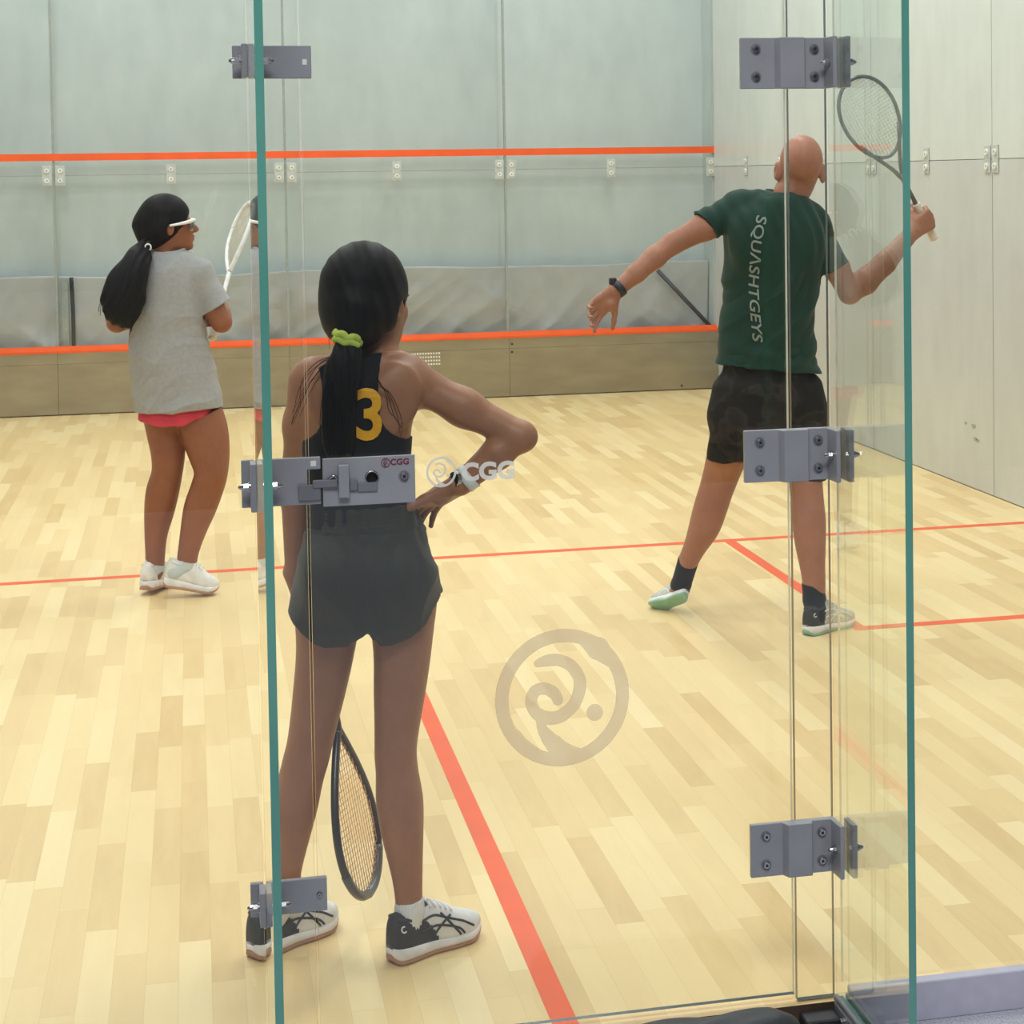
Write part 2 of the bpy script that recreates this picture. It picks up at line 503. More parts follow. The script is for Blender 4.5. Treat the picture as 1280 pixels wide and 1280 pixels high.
class Field:
    def __init__(s, lo, hi, h):
        s.lo = np.floor(np.array(lo, float)/h)*h; s.h = h
        n = np.ceil((np.array(hi)-s.lo)/h).astype(int)+1
        s.ax = [(s.lo[i]+h*np.arange(n[i])).astype(np.float32) for i in range(3)]
        s.D = np.full(n, .25, np.float32)
    def sub(s, lo, hi):
        sl = []
        for i in range(3):
            a = int(max(0, math.floor((lo[i]-s.lo[i])/s.h)))
            b = int(min(len(s.ax[i]), math.ceil((hi[i]-s.lo[i])/s.h)+1))
            sl.append(slice(a, max(a, b)))
        sl = tuple(sl)
        X = s.ax[0][sl[0]][:, None, None]; Y = s.ax[1][sl[1]][None, :, None]; Z = s.ax[2][sl[2]][None, None, :]
        return sl, X, Y, Z
    def put(s, fn, lo, hi, k):
        m = k+3*s.h
        sl, X, Y, Z = s.sub(np.array(lo)-m, np.array(hi)+m)
        d = fn(X, Y, Z).astype(np.float32)
        cur = s.D[sl]
        if k > 0:
            q = np.maximum(k-np.abs(cur-d), 0)/k
            s.D[sl] = np.minimum(cur, d)-q*q*k*.25
        else:
            s.D[sl] = np.minimum(cur, d)
    def carve(s, fn, lo, hi, k=.004):
        m = k+2*s.h
        sl, X, Y, Z = s.sub(np.array(lo)-m, np.array(hi)+m)
        d = -fn(X, Y, Z).astype(np.float32)
        cur = s.D[sl]
        q = np.maximum(k-np.abs(cur-d), 0)/k
        s.D[sl] = np.maximum(cur, d)+q*q*k*.25
    def cap(s, a, b, ra, rb=None, k=.02):
        rb = ra if rb is None else rb
        a = np.asarray(a, float); b = np.asarray(b, float)
        s.put(cap_fn(a, b, ra, rb), np.minimum(a-ra, b-rb), np.maximum(a+ra, b+rb), k)
    def chain(s, pts, rad, k=.02):
        for i in range(len(pts)-1):
            s.cap(pts[i], pts[i+1], rad[i], rad[i+1], k)
    def ell(s, c, r, R=None, k=.02, carve=False):
        c = np.asarray(c, float); r = np.asarray(r, float)
        fn = ell_fn(c, r, R)
        e = np.full(3, r.max())
        (s.carve if carve else s.put)(fn, c-e, c+e, k)
    def loft(s, keys, k=.02, twist=0.0, p=2.0):
        """stack of ellipses: keys (z, cx, cy, rx, ry) ascending z"""
        K = np.array(sorted(keys), float)
        zf = np.linspace(K[0, 0], K[-1, 0], 160)
        fine = np.stack([smooth_interp(zf, K[:, 0], K[:, i]) for i in range(1, 5)], 1)
        ct, st = math.cos(twist), math.sin(twist)
        def fn(X, Y, Z):
            zc = Z.ravel()
            g = [np.interp(zc, zf, fine[:, i]).astype(np.float32)[None, None, :] for i in range(4)]
            dx = X-g[0]; dy = Y-g[1]
            u = ct*dx+st*dy; v = -st*dx+ct*dy
            if p == 2.0:
                k0 = np.sqrt((u/g[2])**2+(v/g[3])**2)+1e-6
                k1 = np.sqrt((u/g[2]**2)**2+(v/g[3]**2)**2)+1e-6
                d = k0*(k0-1)/k1
            else:
                k0 = (np.abs(u/g[2])**p+np.abs(v/g[3])**p)**(1/p)+1e-6
                d = (k0-1)*np.minimum(g[2], g[3])
            return np.maximum(d, np.maximum(K[0, 0]-Z, Z-K[-1, 0]))
        rm = max(K[:, 3].max(), K[:, 4].max())
        s.put(fn, (K[:, 1].min()-rm, K[:, 2].min()-rm, K[0, 0]), (K[:, 1].max()+rm, K[:, 2].max()+rm, K[-1, 0]), k)
    def post(s, fn):
        s.D = fn(s.ax[0][:, None, None], s.ax[1][None, :, None], s.ax[2][None, None, :], s.D).astype(np.float32)
    def shell(s, t):
        s.t = t
        s.solid = s.D.copy(); s.cut = np.full(s.D.shape, -1, np.float32)
        s.D = np.maximum(s.D, -(s.D+t))
    def cutfn(s, fn):
        d = np.broadcast_to(fn(s.ax[0][:, None, None], s.ax[1][None, :, None], s.ax[2][None, None, :]), s.D.shape).astype(np.float32)
        s.D = np.maximum(s.D, d); s.cut = np.maximum(s.cut, d)
    def cut_sleeve(s, p, n, a, b, r, lo, hi):
        """open a sleeve: remove what lies beyond the plane, close to the arm axis only"""
        n = unit(n); p = np.asarray(p, float); cf = cap_fn(np.asarray(a, float), np.asarray(b, float), r, r)
        def fn(X, Y, Z):
            d = (X-p[0])*n[0]+(Y-p[1])*n[1]+(Z-p[2])*n[2]
            return np.minimum(d, .018-cf(X, Y, Z))
        s.cutfn(fn)
        X, Y, Z = s.ax[0][:, None, None], s.ax[1][None, :, None], s.ax[2][None, None, :]
        bare = ((X-p[0])*n[0]+(Y-p[1])*n[1]+(Z-p[2])*n[2] > -.003) & (cf(X, Y, Z) < .14)
        s.bare = getattr(s, 'bare', False) | bare
    def smooth_chain(s, pts, rad, k=.012, n=4):
        Q = catmull(np.column_stack([np.array(pts), rad]), n)
        for i in range(len(Q)-1):
            s.cap(Q[i, :3], Q[i+1, :3], Q[i, 3], Q[i+1, 3], k)
    def clip_under(s, G, m=.007):
        """keep this body inside the cloth it wears (same grid spacing)"""
        o = np.round((G.lo-s.lo)/s.h).astype(int)
        a = np.maximum(o, 0); b = np.minimum(o+np.array(G.D.shape), np.array(s.D.shape))
        sl = tuple(slice(i, j) for i, j in zip(a, b)); gl = tuple(slice(i-k, j-k) for i, j, k in zip(a, b, o))
        d = s.D[sl]
        m_ = G.cut[gl] < -.003
        if hasattr(G, 'bare'):
            m_ = m_ & ~G.bare[gl]
        s.D[sl] = np.where(m_, np.maximum(d, G.solid[gl]+G.t+m), d)
    def plane(s, p, n, lo=None, hi=None):
        """remove everything on the side the normal points to (inside an optional box)"""
        n = unit(n); p = np.asarray(p, float)
        if lo is None:
            lo = s.lo; hi = s.lo+s.h*np.array(s.D.shape)
        sl, X, Y, Z = s.sub(np.array(lo), np.array(hi))
        d = (X-p[0])*n[0]+(Y-p[1])*n[1]+(Z-p[2])*n[2]
        s.D[sl] = np.maximum(s.D[sl], d)
        if hasattr(s, 'cut'):
            s.cut[sl] = np.maximum(s.cut[sl], d)
    def mesh(s, smooth=2):
        return nets(s.D, s.lo, s.h, smooth)

def cap_fn(a, b, ra, rb):
    ab = b-a; L2 = float(ab@ab)+1e-12
    def fn(X, Y, Z):
        px = X-a[0]; py = Y-a[1]; pz = Z-a[2]
        t = np.clip((px*ab[0]+py*ab[1]+pz*ab[2])/L2, 0, 1)
        return np.sqrt((px-t*ab[0])**2+(py-t*ab[1])**2+(pz-t*ab[2])**2)-(ra+(rb-ra)*t)
    return fn

def ell_fn(c, r, R=None):
    def fn(X, Y, Z):
        px = X-c[0]; py = Y-c[1]; pz = Z-c[2]
        if R is not None:
            u = px*R[0, 0]+py*R[1, 0]+pz*R[2, 0]
            v = px*R[0, 1]+py*R[1, 1]+pz*R[2, 1]
            q = px*R[0, 2]+py*R[1, 2]+pz*R[2, 2]
        else:
            u, v, q = px, py, pz
        k0 = np.sqrt((u/r[0])**2+(v/r[1])**2+(q/r[2])**2)+1e-6
        k1 = np.sqrt((u/r[0]**2)**2+(v/r[1]**2)**2+(q/r[2]**2)**2)+1e-6
        return k0*(k0-1)/k1
    return fn

def smooth_interp(x, xs, ys):
    """monotone cubic (pchip) interpolation"""
    h = np.diff(xs); d = np.diff(ys)/h
    m = np.zeros(len(xs))
    if len(xs) > 2:
        for i in range(1, len(xs)-1):
            if d[i-1]*d[i] > 0:
                w1 = 2*h[i]+h[i-1]; w2 = h[i]+2*h[i-1]
                m[i] = (w1+w2)/(w1/d[i-1]+w2/d[i])
    m[0] = d[0]; m[-1] = d[-1]
    i = np.clip(np.searchsorted(xs, x)-1, 0, len(xs)-2)
    t = (x-xs[i])/h[i]
    return ys[i]*(1+2*t)*(1-t)**2+h[i]*m[i]*t*(1-t)**2+ys[i+1]*t*t*(3-2*t)+h[i]*m[i+1]*t*t*(t-1)

def nets(D, lo, h, smooth=2):
    ins = D < 0
    cnt = np.zeros(tuple(n-1 for n in D.shape), np.uint8)
    for a in (0, 1):
        for b in (0, 1):
            for c in (0, 1):
                cnt += ins[a:D.shape[0]-1+a, b:D.shape[1]-1+b, c:D.shape[2]-1+c]
    act = (cnt > 0) & (cnt < 8)
    I, J, K = np.nonzero(act)
    idx = np.full(act.shape, -1, np.int32)
    idx[I, J, K] = np.arange(len(I))
    corners = [(a, b, c) for a in (0, 1) for b in (0, 1) for c in (0, 1)]
    val = {c: D[I+c[0], J+c[1], K+c[2]] for c in corners}
    acc = np.zeros((len(I), 3)); num = np.zeros(len(I))
    for c in corners:
        for ax in range(3):
            if c[ax] == 0:
                e = list(c); e[ax] = 1; e = tuple(e)
                a, b = val[c], val[e]
                m = (a < 0) != (b < 0)
                t = np.where(m, a/(a-b+1e-12*(a == b)), 0)
                p = np.tile(np.array(c, float), (len(I), 1))
                p[:, ax] = t
                acc += p*m[:, None]; num += m
    V = lo+h*(np.stack([I, J, K], 1)+acc/np.maximum(num, 1)[:, None])
    faces = []
    for ax in range(3):
        o1, o2 = (ax+1) % 3, (ax+2) % 3
        s0 = [slice(None)]*3; s1 = [slice(None)]*3
        s0[ax] = slice(0, -1); s1[ax] = slice(1, None)
        ch = ins[tuple(s0)] != ins[tuple(s1)]
        e = np.stack(np.nonzero(ch), 1)
        ok = (e[:, o1] > 0) & (e[:, o2] > 0) & (e[:, o1] < D.shape[o1]-1) & (e[:, o2] < D.shape[o2]-1)
        e = e[ok]
        q = []
        for d1, d2 in ((1, 1), (0, 1), (0, 0), (1, 0)):
            f = e.copy(); f[:, o1] -= d1; f[:, o2] -= d2
            q.append(idx[f[:, 0], f[:, 1], f[:, 2]])
        q = np.stack(q, 1)
        inside = ins[e[:, 0], e[:, 1], e[:, 2]]
        q[~inside] = q[~inside][:, ::-1]
        q = q[:, [0, 3, 2, 1]][:, ::-1]
        faces.append(q)
    Fq = np.concatenate(faces)
    Fq = Fq[(Fq >= 0).all(1)]
    for _ in range(smooth):
        V = relax(V, Fq)
    return V, Fq

def relax(V, Fq, lam=.5):
    acc = np.zeros_like(V); n = np.zeros(len(V))
    for i in range(4):
        a = Fq[:, i]
        for j in ((i+1) % 4, (i+3) % 4):
            b = Fq[:, j]
            for c in range(3):
                acc[:, c] += np.bincount(a, V[b, c], len(V))
            n += np.bincount(a, minlength=len(V))
    return V*(1-lam)+lam*acc/np.maximum(n, 1)[:, None]

def vnormals(V, Fq):
    d1 = V[Fq[:, 2]]-V[Fq[:, 0]]; d2 = V[Fq[:, 3]]-V[Fq[:, 1]]
    fn = np.cross(d1, d2)
    N = np.zeros_like(V)
    for i in range(4):
        for c in range(3):
            N[:, c] += np.bincount(Fq[:, i], fn[:, c], len(V))
    return N/(np.linalg.norm(N, axis=1)[:, None]+1e-12)

def rows(Y, L, ry):
    """torso rows (photo row, left, right[, depth radius, y shift]) -> loft keys"""
    K = []
    for r in L:
        a = at(r[1], r[0], Y); b = at(r[2], r[0], Y)
        K.append(((a[2]+b[2])/2, (a[0]+b[0])/2, Y+(r[4] if len(r) > 4 else 0), (b[0]-a[0])/2, r[3] if len(r) > 3 else ry))
    return K

def Rz(a):
    c, s = math.cos(a), math.sin(a)
    return np.array([[c, -s, 0], [s, c, 0], [0, 0, 1]])
def Rx(a):
    c, s = math.cos(a), math.sin(a)
    return np.array([[1, 0, 0], [0, c, -s], [0, s, c]])
def Ry(a):
    c, s = math.cos(a), math.sin(a)
    return np.array([[c, 0, s], [0, 1, 0], [-s, 0, c]])

def add_head(F, c, R, s=1.0, ear=1.0):
    """head with a face; local axes x right, y forward, z up"""
    L = lambda *p: c+R@(np.array(p)*s)
    F.ell(L(0, -.012, .022), np.array([.073, .092, .088])*s, R, .02)
    F.ell(L(0, .03, -.035), np.array([.058, .066, .07])*s, R, .03)
    F.ell(L(0, .045, -.075), np.array([.040, .042, .036])*s, R, .03)
    F.ell(L(0, .080, -.098), np.array([.019, .016, .014])*s, R, .015)
    for q in (-1, 1):
        F.ell(L(.034*q, .066, -.028), np.array([.020, .018, .020])*s, R, .02)
        F.ell(L(.030*q, .084, .008), np.array([.022, .010, .007])*s, R, .012)
        F.ell(L(.032*q, .092, -.010), np.array([.014, .009, .009])*s, R, .006, carve=True)
        F.ell(L(.074*q+.008*q*(ear-1)/.25, -.004, -.018), np.array([.009, .019, .031])*s*ear, R@Rz(-.35*q-.5*q*(ear-1)/.25), .006)
        F.ell(L(.083*q+.010*q*(ear-1)/.25, .004*(ear-1)/.25, -.016), np.array([.004, .010, .018])*s, R@Rz(-.35*q), .004, carve=True)
    F.cap(L(0, .086, .006), L(0, .112, -.030), .007*s, .0105*s, .010)
    F.ell(L(0, .104, -.034), np.array([.016, .011, .009])*s, R, .008)
    F.ell(L(0, .094, -.058), np.array([.020, .010, .0065])*s, R, .004)
    F.ell(L(0, .092, -.071), np.array([.017, .010, .0065])*s, R, .004)

def add_hand(F, wrist, f, s, right, size=1.0, curl=((20, 25, 15),)*4, thumb=(0, 25), spread=4):
    f = unit(f); s = np.asarray(s, float); s = unit(s-f*(s@f))
    n = np.cross(f, s) if right else np.cross(s, f)
    L = lambda a, b, c: wrist+size*(f*a+s*b+n*c)
    bases = [(.088, .029), (.092, .010), (.088, -.010), (.080, -.028)]
    lens = [(.042, .026, .021), (.047, .030, .022), (.043, .028, .021), (.033, .021, .018)]
    rad = [(.0098, .0088, .0078, .0066), (.0100, .0090, .0079, .0067), (.0096, .0086, .0076, .0064), (.0086, .0076, .0068, .0058)]
    for i in range(4):
        a, b = bases[i]
        F.cap(L(.0, b*.55, 0), L(a, b, .001), .0155*size, .0118*size, .012)
    F.ell(L(.04, .022, -.010), np.array([.03, .03, .03])*.65*size, None, .014)
    for i in range(4):
        a, b = bases[i]
        p = L(a, b, .001)
        ang = 0; sp = math.radians(spread*(1.5-i))
        for j in range(3):
            ang += math.radians(curl[i][j])
            d = unit((f*math.cos(sp)+s*math.sin(sp))*math.cos(ang)-n*math.sin(ang))
            q = p+d*lens[i][j]*size
            F.cap(p, q, rad[i][j]*size, rad[i][j+1]*size, .0035)
            p = q
    p = L(.022, .026, -.006)
    ang = math.radians(thumb[0])
    d = unit(f*.66+s*.72-n*(.25+math.sin(ang)))
    segs = (.040, .032, .026); rr = (.0135, .0108, .0095, .0072)
    for j in range(3):
        q = p+d*segs[j]*size
        F.cap(p, q, rr[j]*size, rr[j+1]*size, .006 if j else .014)
        p = q
        d = unit(d+(f*.55-s*.25-n*.35)*math.radians(thumb[1])*2)

def fold_disp(V, Fq, fn):
    N = vnormals(V, Fq)
    return V+N*fn(V[:, 0], V[:, 1], V[:, 2])[:, None]
# ------------------------------------------------------------------ the setting
FL = 9.75
XW = 3.2
b = MB().box((-XW, -.012, -.05), (XW, FL+.4, 0), 0, {'-y': 1})
fl = b.build('floor', [M['floor'], M['endwood']]); tag(fl, kind='structure')
fl['label'] = 'pale maple strip court floor with orange lines'
SY = FL-5.44
def fline(name, lo, hi):
    o = MB().box((lo[0], lo[1], 0), (hi[0], hi[1], .0008)).build(name, M['line'], fl)
    o['label'] = 'orange line'
fline('short_line', (-XW, SY-.05), (XW, SY))
fline('half_court_line', (-.025, 0), (.025, SY-.05))
fline('service_box_line', (1.6, SY-1.65), (1.65, SY-.05))
fline('service_box_line', (1.65, SY-1.65), (XW, SY-1.6))
fline('service_box_line', (-1.65, SY-1.65), (-1.6, SY-.05))
fline('service_box_line', (-XW, SY-1.65), (-1.65, SY-1.6))

# outer floor of the viewing area
o = MB().box((-4.5, -6, -.11), (4.5, -.012, -.05)).build('floor_outer', M['carpet']); tag(o, kind='structure')
# sill under the glass right of the door
x0 = .56
o = MB().box((x0, -.034, -.05), (XW, -.006, .028), bev=.002).build('trim_1', M['sill']); tag(o, kind='structure')
o['label'] = 'lavender grey sill board under the glass'

# front wall: backing, glass panes, service line, clamps
fw = empty('wall_front', (0, FL, 0), kind='structure')
wk = empty('wall_backing', (0, FL+.3, 0), kind='structure')
MB().box((-XW-.1, FL+.26, 0), (XW+.1, FL+.4, 5.6)).build('backing', M['wallf'], wk)
SEAM = 1.677
for i in range(4):
    xa, xb = -XW+1.6*i, -XW+1.6*(i+1)
    for za, zb in ((.40, SEAM), (SEAM, 4.57)):
        MB().box((xa+.003, FL, za+.002), (xb-.003, FL+.012, zb-.002)).build('glass_pane', M['glassf'], fw)
for i in range(1, 4):
    x = -XW+1.6*i
    MB().box((x-.008, FL+.004, .4), (x+.008, FL+.024, 4.57)).build('joint_strip', M['joint'], fw)
MB().box((-XW, FL+.002, SEAM-.003), (XW, FL+.02, SEAM+.003)).build('joint_strip', M['joint'], fw)
o = MB().box((-XW, FL-.004, 1.78), (XW, FL-.001, 1.83)).build('service_line', M['line'], fw)
def clamp(parent, c, ax, nrm, both):
    """clear patch plates with white buttons over a glass joint"""
    ex = np.array(ax, float); n = np.array(nrm, float)
    xs = (-.045, .045) if both else (0,)
    for dx in xs:
        p = np.array(c)+ex*dx
        h = np.abs(ex)*.033+np.array([0, 0, .07])
        lo = p-h; hi = p+h
        lo2 = np.minimum(lo, lo+n*.006); hi2 = np.maximum(hi, hi+n*.006)
        pl = MB().box(lo2, hi2, bev=.002).build('patch_plate', M['plate'], parent)
        for dz in (-.035, .035):
            q = p+np.array([0, 0, dz])
            m = MB()
            m.cyl(q+n*.006, q+n*.014, .0165, 18, 0)
            m.cyl(q+n*.014, q+n*.0145, .007, 12, 1)
            m.build('button', [M['fit'], M['joint']], pl, smooth=False)
for i in range(9):
    x = -XW+.8*i
    if i == 0: x += .03
    if i == 8: x -= .03
    clamp(fw, (x, FL-.001, SEAM), (1, 0, 0), (0, -1, 0), i % 2 == 0 and 0 < i < 8)

# crumpled sheet behind the front glass, with the poles behind it
def sheet():
    nx, nz = 420, 40
    X = np.linspace(-XW+.02, XW-.02, nx)[None, :]; T = np.linspace(0, 1, nz)[:, None]
    top = .962+.008*np.sin(X*2.3)+.004*np.sin(X*7+1)
    Z = .40+T*(top-.40)
    wx = X+.12*np.sin(3.1*Z+1.7*X)+.05*np.sin(9*Z-4*X)
    wz = Z+.06*np.sin(2.3*X)+.03*np.sin(6.1*X+5*Z)
    d = .020*np.abs(np.sin(2.6*wx+3.5*wz))+.016*np.abs(np.sin(4.3*wx-6.2*wz+1.3))+.010*np.abs(np.sin(8.2*wx+5.1*wz+.4))+.006*np.abs(np.sin(13*wx-17*wz))+.010*np.sin(1.1*X)
    d = 1.9*d*(.15+.85*(1-T))*(.75+.25*np.sin(1.9*X+.6))
    V = np.stack([X+0*T, FL+.10+d, Z], -1).reshape(-1, 3)
    F = [(j*nx+i, j*nx+i+1, (j+1)*nx+i+1, (j+1)*nx+i) for j in range(nz-1) for i in range(nx-1)]
    o = obj('plastic_sheet', V, F, M['sheet'], loc=(0, FL+.1, .4))
    md = o.modifiers.new('thickness', 'SOLIDIFY'); md.thickness = .003
    tag(o, 'crumpled grey plastic sheet behind the glass just above the tin', 'sheet')
sheet()
a = at(822, 338, FL+.05); c = at(893, 405, FL+.05); c[2] = .43
a[1] = c[1] = FL+.05
o = MB().tube([a, c], .016, 12).build('leaning_pole', M['joint'], loc=tuple(c), smooth=True)
o.data.materials[0] = M['grey']
tag(o, 'thin dark pole leaning diagonally behind the glass in the right corner', 'pole')
a = at(89, 347, FL+.05); c = at(92, 432, FL+.05); c[2] = .43
o = MB().tube(catmull([c, (a+c)/2+np.array([.004, 0, 0]), a], 5), .0135, 12).build('upright_tube', M['black'], loc=tuple(c), smooth=True)
tag(o, 'short black tube standing upright behind the glass on the left', 'tube')
a = at(81, 352, FL+.06); c = at(83, 432, FL+.06); c[2] = .43
o = MB().box((c[0]-.022, FL+.04, c[2]), (c[0]+.022, FL+.062, a[2])).build('upright_post', M['joint'], loc=tuple(c))
tag(o, 'grey post standing behind the glass beside the black tube', 'post')

# tin
tn = empty('tin_board', (0, FL-.05, 0), 'brushed metal tin along the foot of the front wall, capped with an orange strip', 'tin')
TY = FL-.055
for i in range(4):
    xa, xb = -XW+1.6*i, -XW+1.6*(i+1)
    MB().box((xa+.001, TY, .008), (xb-.001, TY+.03, .36)).build('metal_panel', M['tin'], tn)
    MB().box((xa+.001, TY+.002, .361), (xb-.001, TY+.03, .437)).build('upper_panel', M['tin'], tn)
m = MB()
m.add([(-XW, TY-.006, .437), (XW, TY-.006, .437), (XW, TY+.054, .437), (-XW, TY+.054, .437), (-XW, TY-.006, .452), (XW, TY-.006, .452), (XW, TY+.05, .482), (-XW, TY+.05, .482)],
      [(0, 3, 2, 1), (4, 5, 6, 7), (0, 1, 5, 4), (1, 2, 6, 5), (2, 3, 7, 6), (3, 0, 4, 7)])
o = m.build('orange_strip', M['line'], tn); o['label'] = 'orange strip'
for p in ((852, 482), (640, 430), (640, 440)):
    q = at(p[0], p[1], TY)
    MB().cyl((q[0], TY+.001, q[2]), (q[0], TY-.004, q[2]), .009, 12).build('rivet', M['grey'], tn)
gm = MB()
ga = at(500, 441, TY); gb = at(551, 457, TY)
nxg = 15
for i in range(nxg):
    for j in range(4):
        gx = ga[0]+(gb[0]-ga[0])*(i+.5)/nxg; gz = gb[2]+(ga[2]-gb[2])*(j+.5)/4
        gm.box((gx-.006, TY-.0005, gz-.006), (gx+.006, TY+.001, gz+.006))
gm.build('vent_holes', M['fit'], tn)

# right wall of panels
wr = empty('wall_right', (XW, 4.9, 0), kind='structure')
MB().box((XW+.02, -.1, -.05), (XW+.12, FL+.4, 5.6)).build('backing', M['joint'], wr)
MB().box((XW-.012, FL+.013, 0), (XW+.012, FL+.258, 5.6)).build('side_return', M['wallf'], wr)
js = [FL-1.605*k for k in range(7)]
for k in range(6):
    ya, yb = max(js[k+1], 0.0), js[k]
    MB().box((XW, ya+.0035, .004), (XW+.02, yb-.0035, SEAM-.0015)).build('wall_panel', M['wallr'], wr)
    MB().box((XW, ya+.0035, SEAM+.0015), (XW+.02, yb-.0035, 5.6)).build('wall_panel', M['wallr2'], wr)
for k in range(12):
    y = FL-.8025*k
    if k == 0: continue
    clamp(wr, (XW-.001, y, SEAM), (0, 1, 0), (-1, 0, 0), k % 2 == 0)
# scuffs on the lower right panel
for px, py, r in ((1207, 529, .010), (1217, 533, .016), (1219, 549, .014), (1222, 551, .012)):
    d = _f*FPX+_r*(px-CX)-_u*(py-CY); q = CAM+d*((XW-.0012-CAM[0])/d[0])
    V = [(XW-.0012, q[1]+1.6*r*math.cos(t)*(1+.3*math.sin(3*t)), q[2]+r*math.sin(t)*.8) for t in np.linspace(0, 2*PI, 14, endpoint=False)]
    obj('scuff_mark', V+[(XW-.0002, v[1], v[2]) for v in V], [tuple(range(14))[::-1]]+[(i, (i+1) % 14, 14+(i+1) % 14, 14+i) for i in range(14)], M['joint'], wr, smooth=False)
wl = empty('wall_left', (-XW, 4.9, 0), kind='structure')
MB().box((-XW-.12, -.1, -.05), (-XW-.02, FL+.4, 5.6)).build('backing', M['joint'], wl)
MB().box((-XW-.012, FL+.013, 0), (-XW+.012, FL+.258, 5.6)).build('side_return', M['wallf'], wl)
for k in range(6):
    ya, yb = max(js[k+1], 0.0), js[k]
    MB().box((-XW-.02, ya+.0035, .004), (-XW, yb-.0035, SEAM-.0015)).build('wall_panel', M['wallr'], wl)
    MB().box((-XW-.02, ya+.0035, SEAM+.0015), (-XW, yb-.0035, 5.6)).build('wall_panel', M['wallr2'], wl)
o = MB().box((-XW-.12, -.1, 5.6), (XW+.12, FL+.4, 5.7)).build('ceiling', M['ceil']); tag(o, kind='structure')

# ------------------------------------------------------------------ back glass: panes, fins, door
GT = .012
HT = 2.14
XL0, XL1 = -.5625, -.5485          # left fin
XR0, XR1 = .5385, .5525            # right fin
DX0, DX1 = -.4665, .4535           # door
def pane(lo, hi, sides, mats=('glass', 'edge', 'edgew', 'edged')):
    return MB().box(lo, hi, 0, sides)
def pbuild(m, name, glass='glass', **k):
    return m.build(name, [M[glass], M['edge'], M['edgew'], M['edged']], **k)
wb = empty('wall_back', (0, 0, 0), kind='structure')
pbuild(pane((-XW, 0, .005), (XL0-.002, GT, HT), {'+x': 2, '-z': 1, '+z': 1}), 'glass_pane', parent=wb)
pbuild(pane((XL1+.002, 0, .005), (DX0-.005, GT, HT), {'+x': 2, '-x': 2, '-z': 1, '+z': 1}), 'glass_pane', parent=wb)
pbuild(pane((DX1+.006, 0, .004), (XR0-.002, GT, HT), {'-x': 3, '+x': 3, '-z': 3, '+z': 1}), 'glass_pane', parent=wb)
pbuild(pane((XR1+.002, 0, .028), (XW, GT, HT), {'-x': 2, '+z': 1}), 'glass_pane', parent=wb)
pbuild(pane((-XW, 0, HT+.01), (XW, GT, 4.5), {'-z': 1, '+z': 1}), 'glass_pane', parent=wb)

def fin(x0, x1, label, lean=0.0, yn=-.392):
    t = empty('glass_fin', ((x0+x1)/2, -.2, -.05), label, 'glass fin')
    m = pane((x0, yn, .004), (x1, -.002, 4.4), {'-y': 1, '-z': 1, '+z': 1})
    m.V = [(x-lean*(y/yn), y, z) for x, y, z in m.V]
    pbuild(m, 'glass_pane', glass='glassfin', parent=t)
    sh = MB()
    sh.box((x0-.010, -.40, -.05), (x1+.010, -.014, .003), bev=.003)
    sh.box((x0-.010, -.40, .003), (x0-.0005, -.014, .016), bev=.002)
    sh.box((x1+.0005, -.40, .003), (x1+.010, -.014, .016), bev=.002)
    s_ = sh.build('shoe_channel', M['clamp2'], t); s_['label'] = 'dark steel channel'
    for yy in (-.07, -.22, -.36):
        MB().cyl((x0-.010, yy, -.014), (x0-.017, yy, -.014), .007, 12).build('bolt', M['steel'], s_)
    return t
fin(XL0, XL1, 'left glass fin with a teal edge, seen almost edge on beside the door lock')
fin(XR0, XR1, 'right glass fin with a green edge standing out beside the door hinges', .0055, -.386)

# door
dr = empty('door_1', (0, 0, 0), kind='structure')
dz = at(990, 1243, 0)[2]
pbuild(pane((DX0, 0, dz), (DX1, GT, 2.135), {'-x': 2, '+x': 2, '-z': 3, '+z': 1}), 'glass_leaf', parent=dr)
# floor edge below the hinge pane: dark channel
o = MB().box((DX1+.004, -.06, -.05), (XR0-.012, -.013, -.012), bev=.003).build('threshold_channel', M['dark'], loc=(.5, -.05, -.05))
tag(o, 'dark recessed channel under the narrow pane between door and right fin', 'channel')

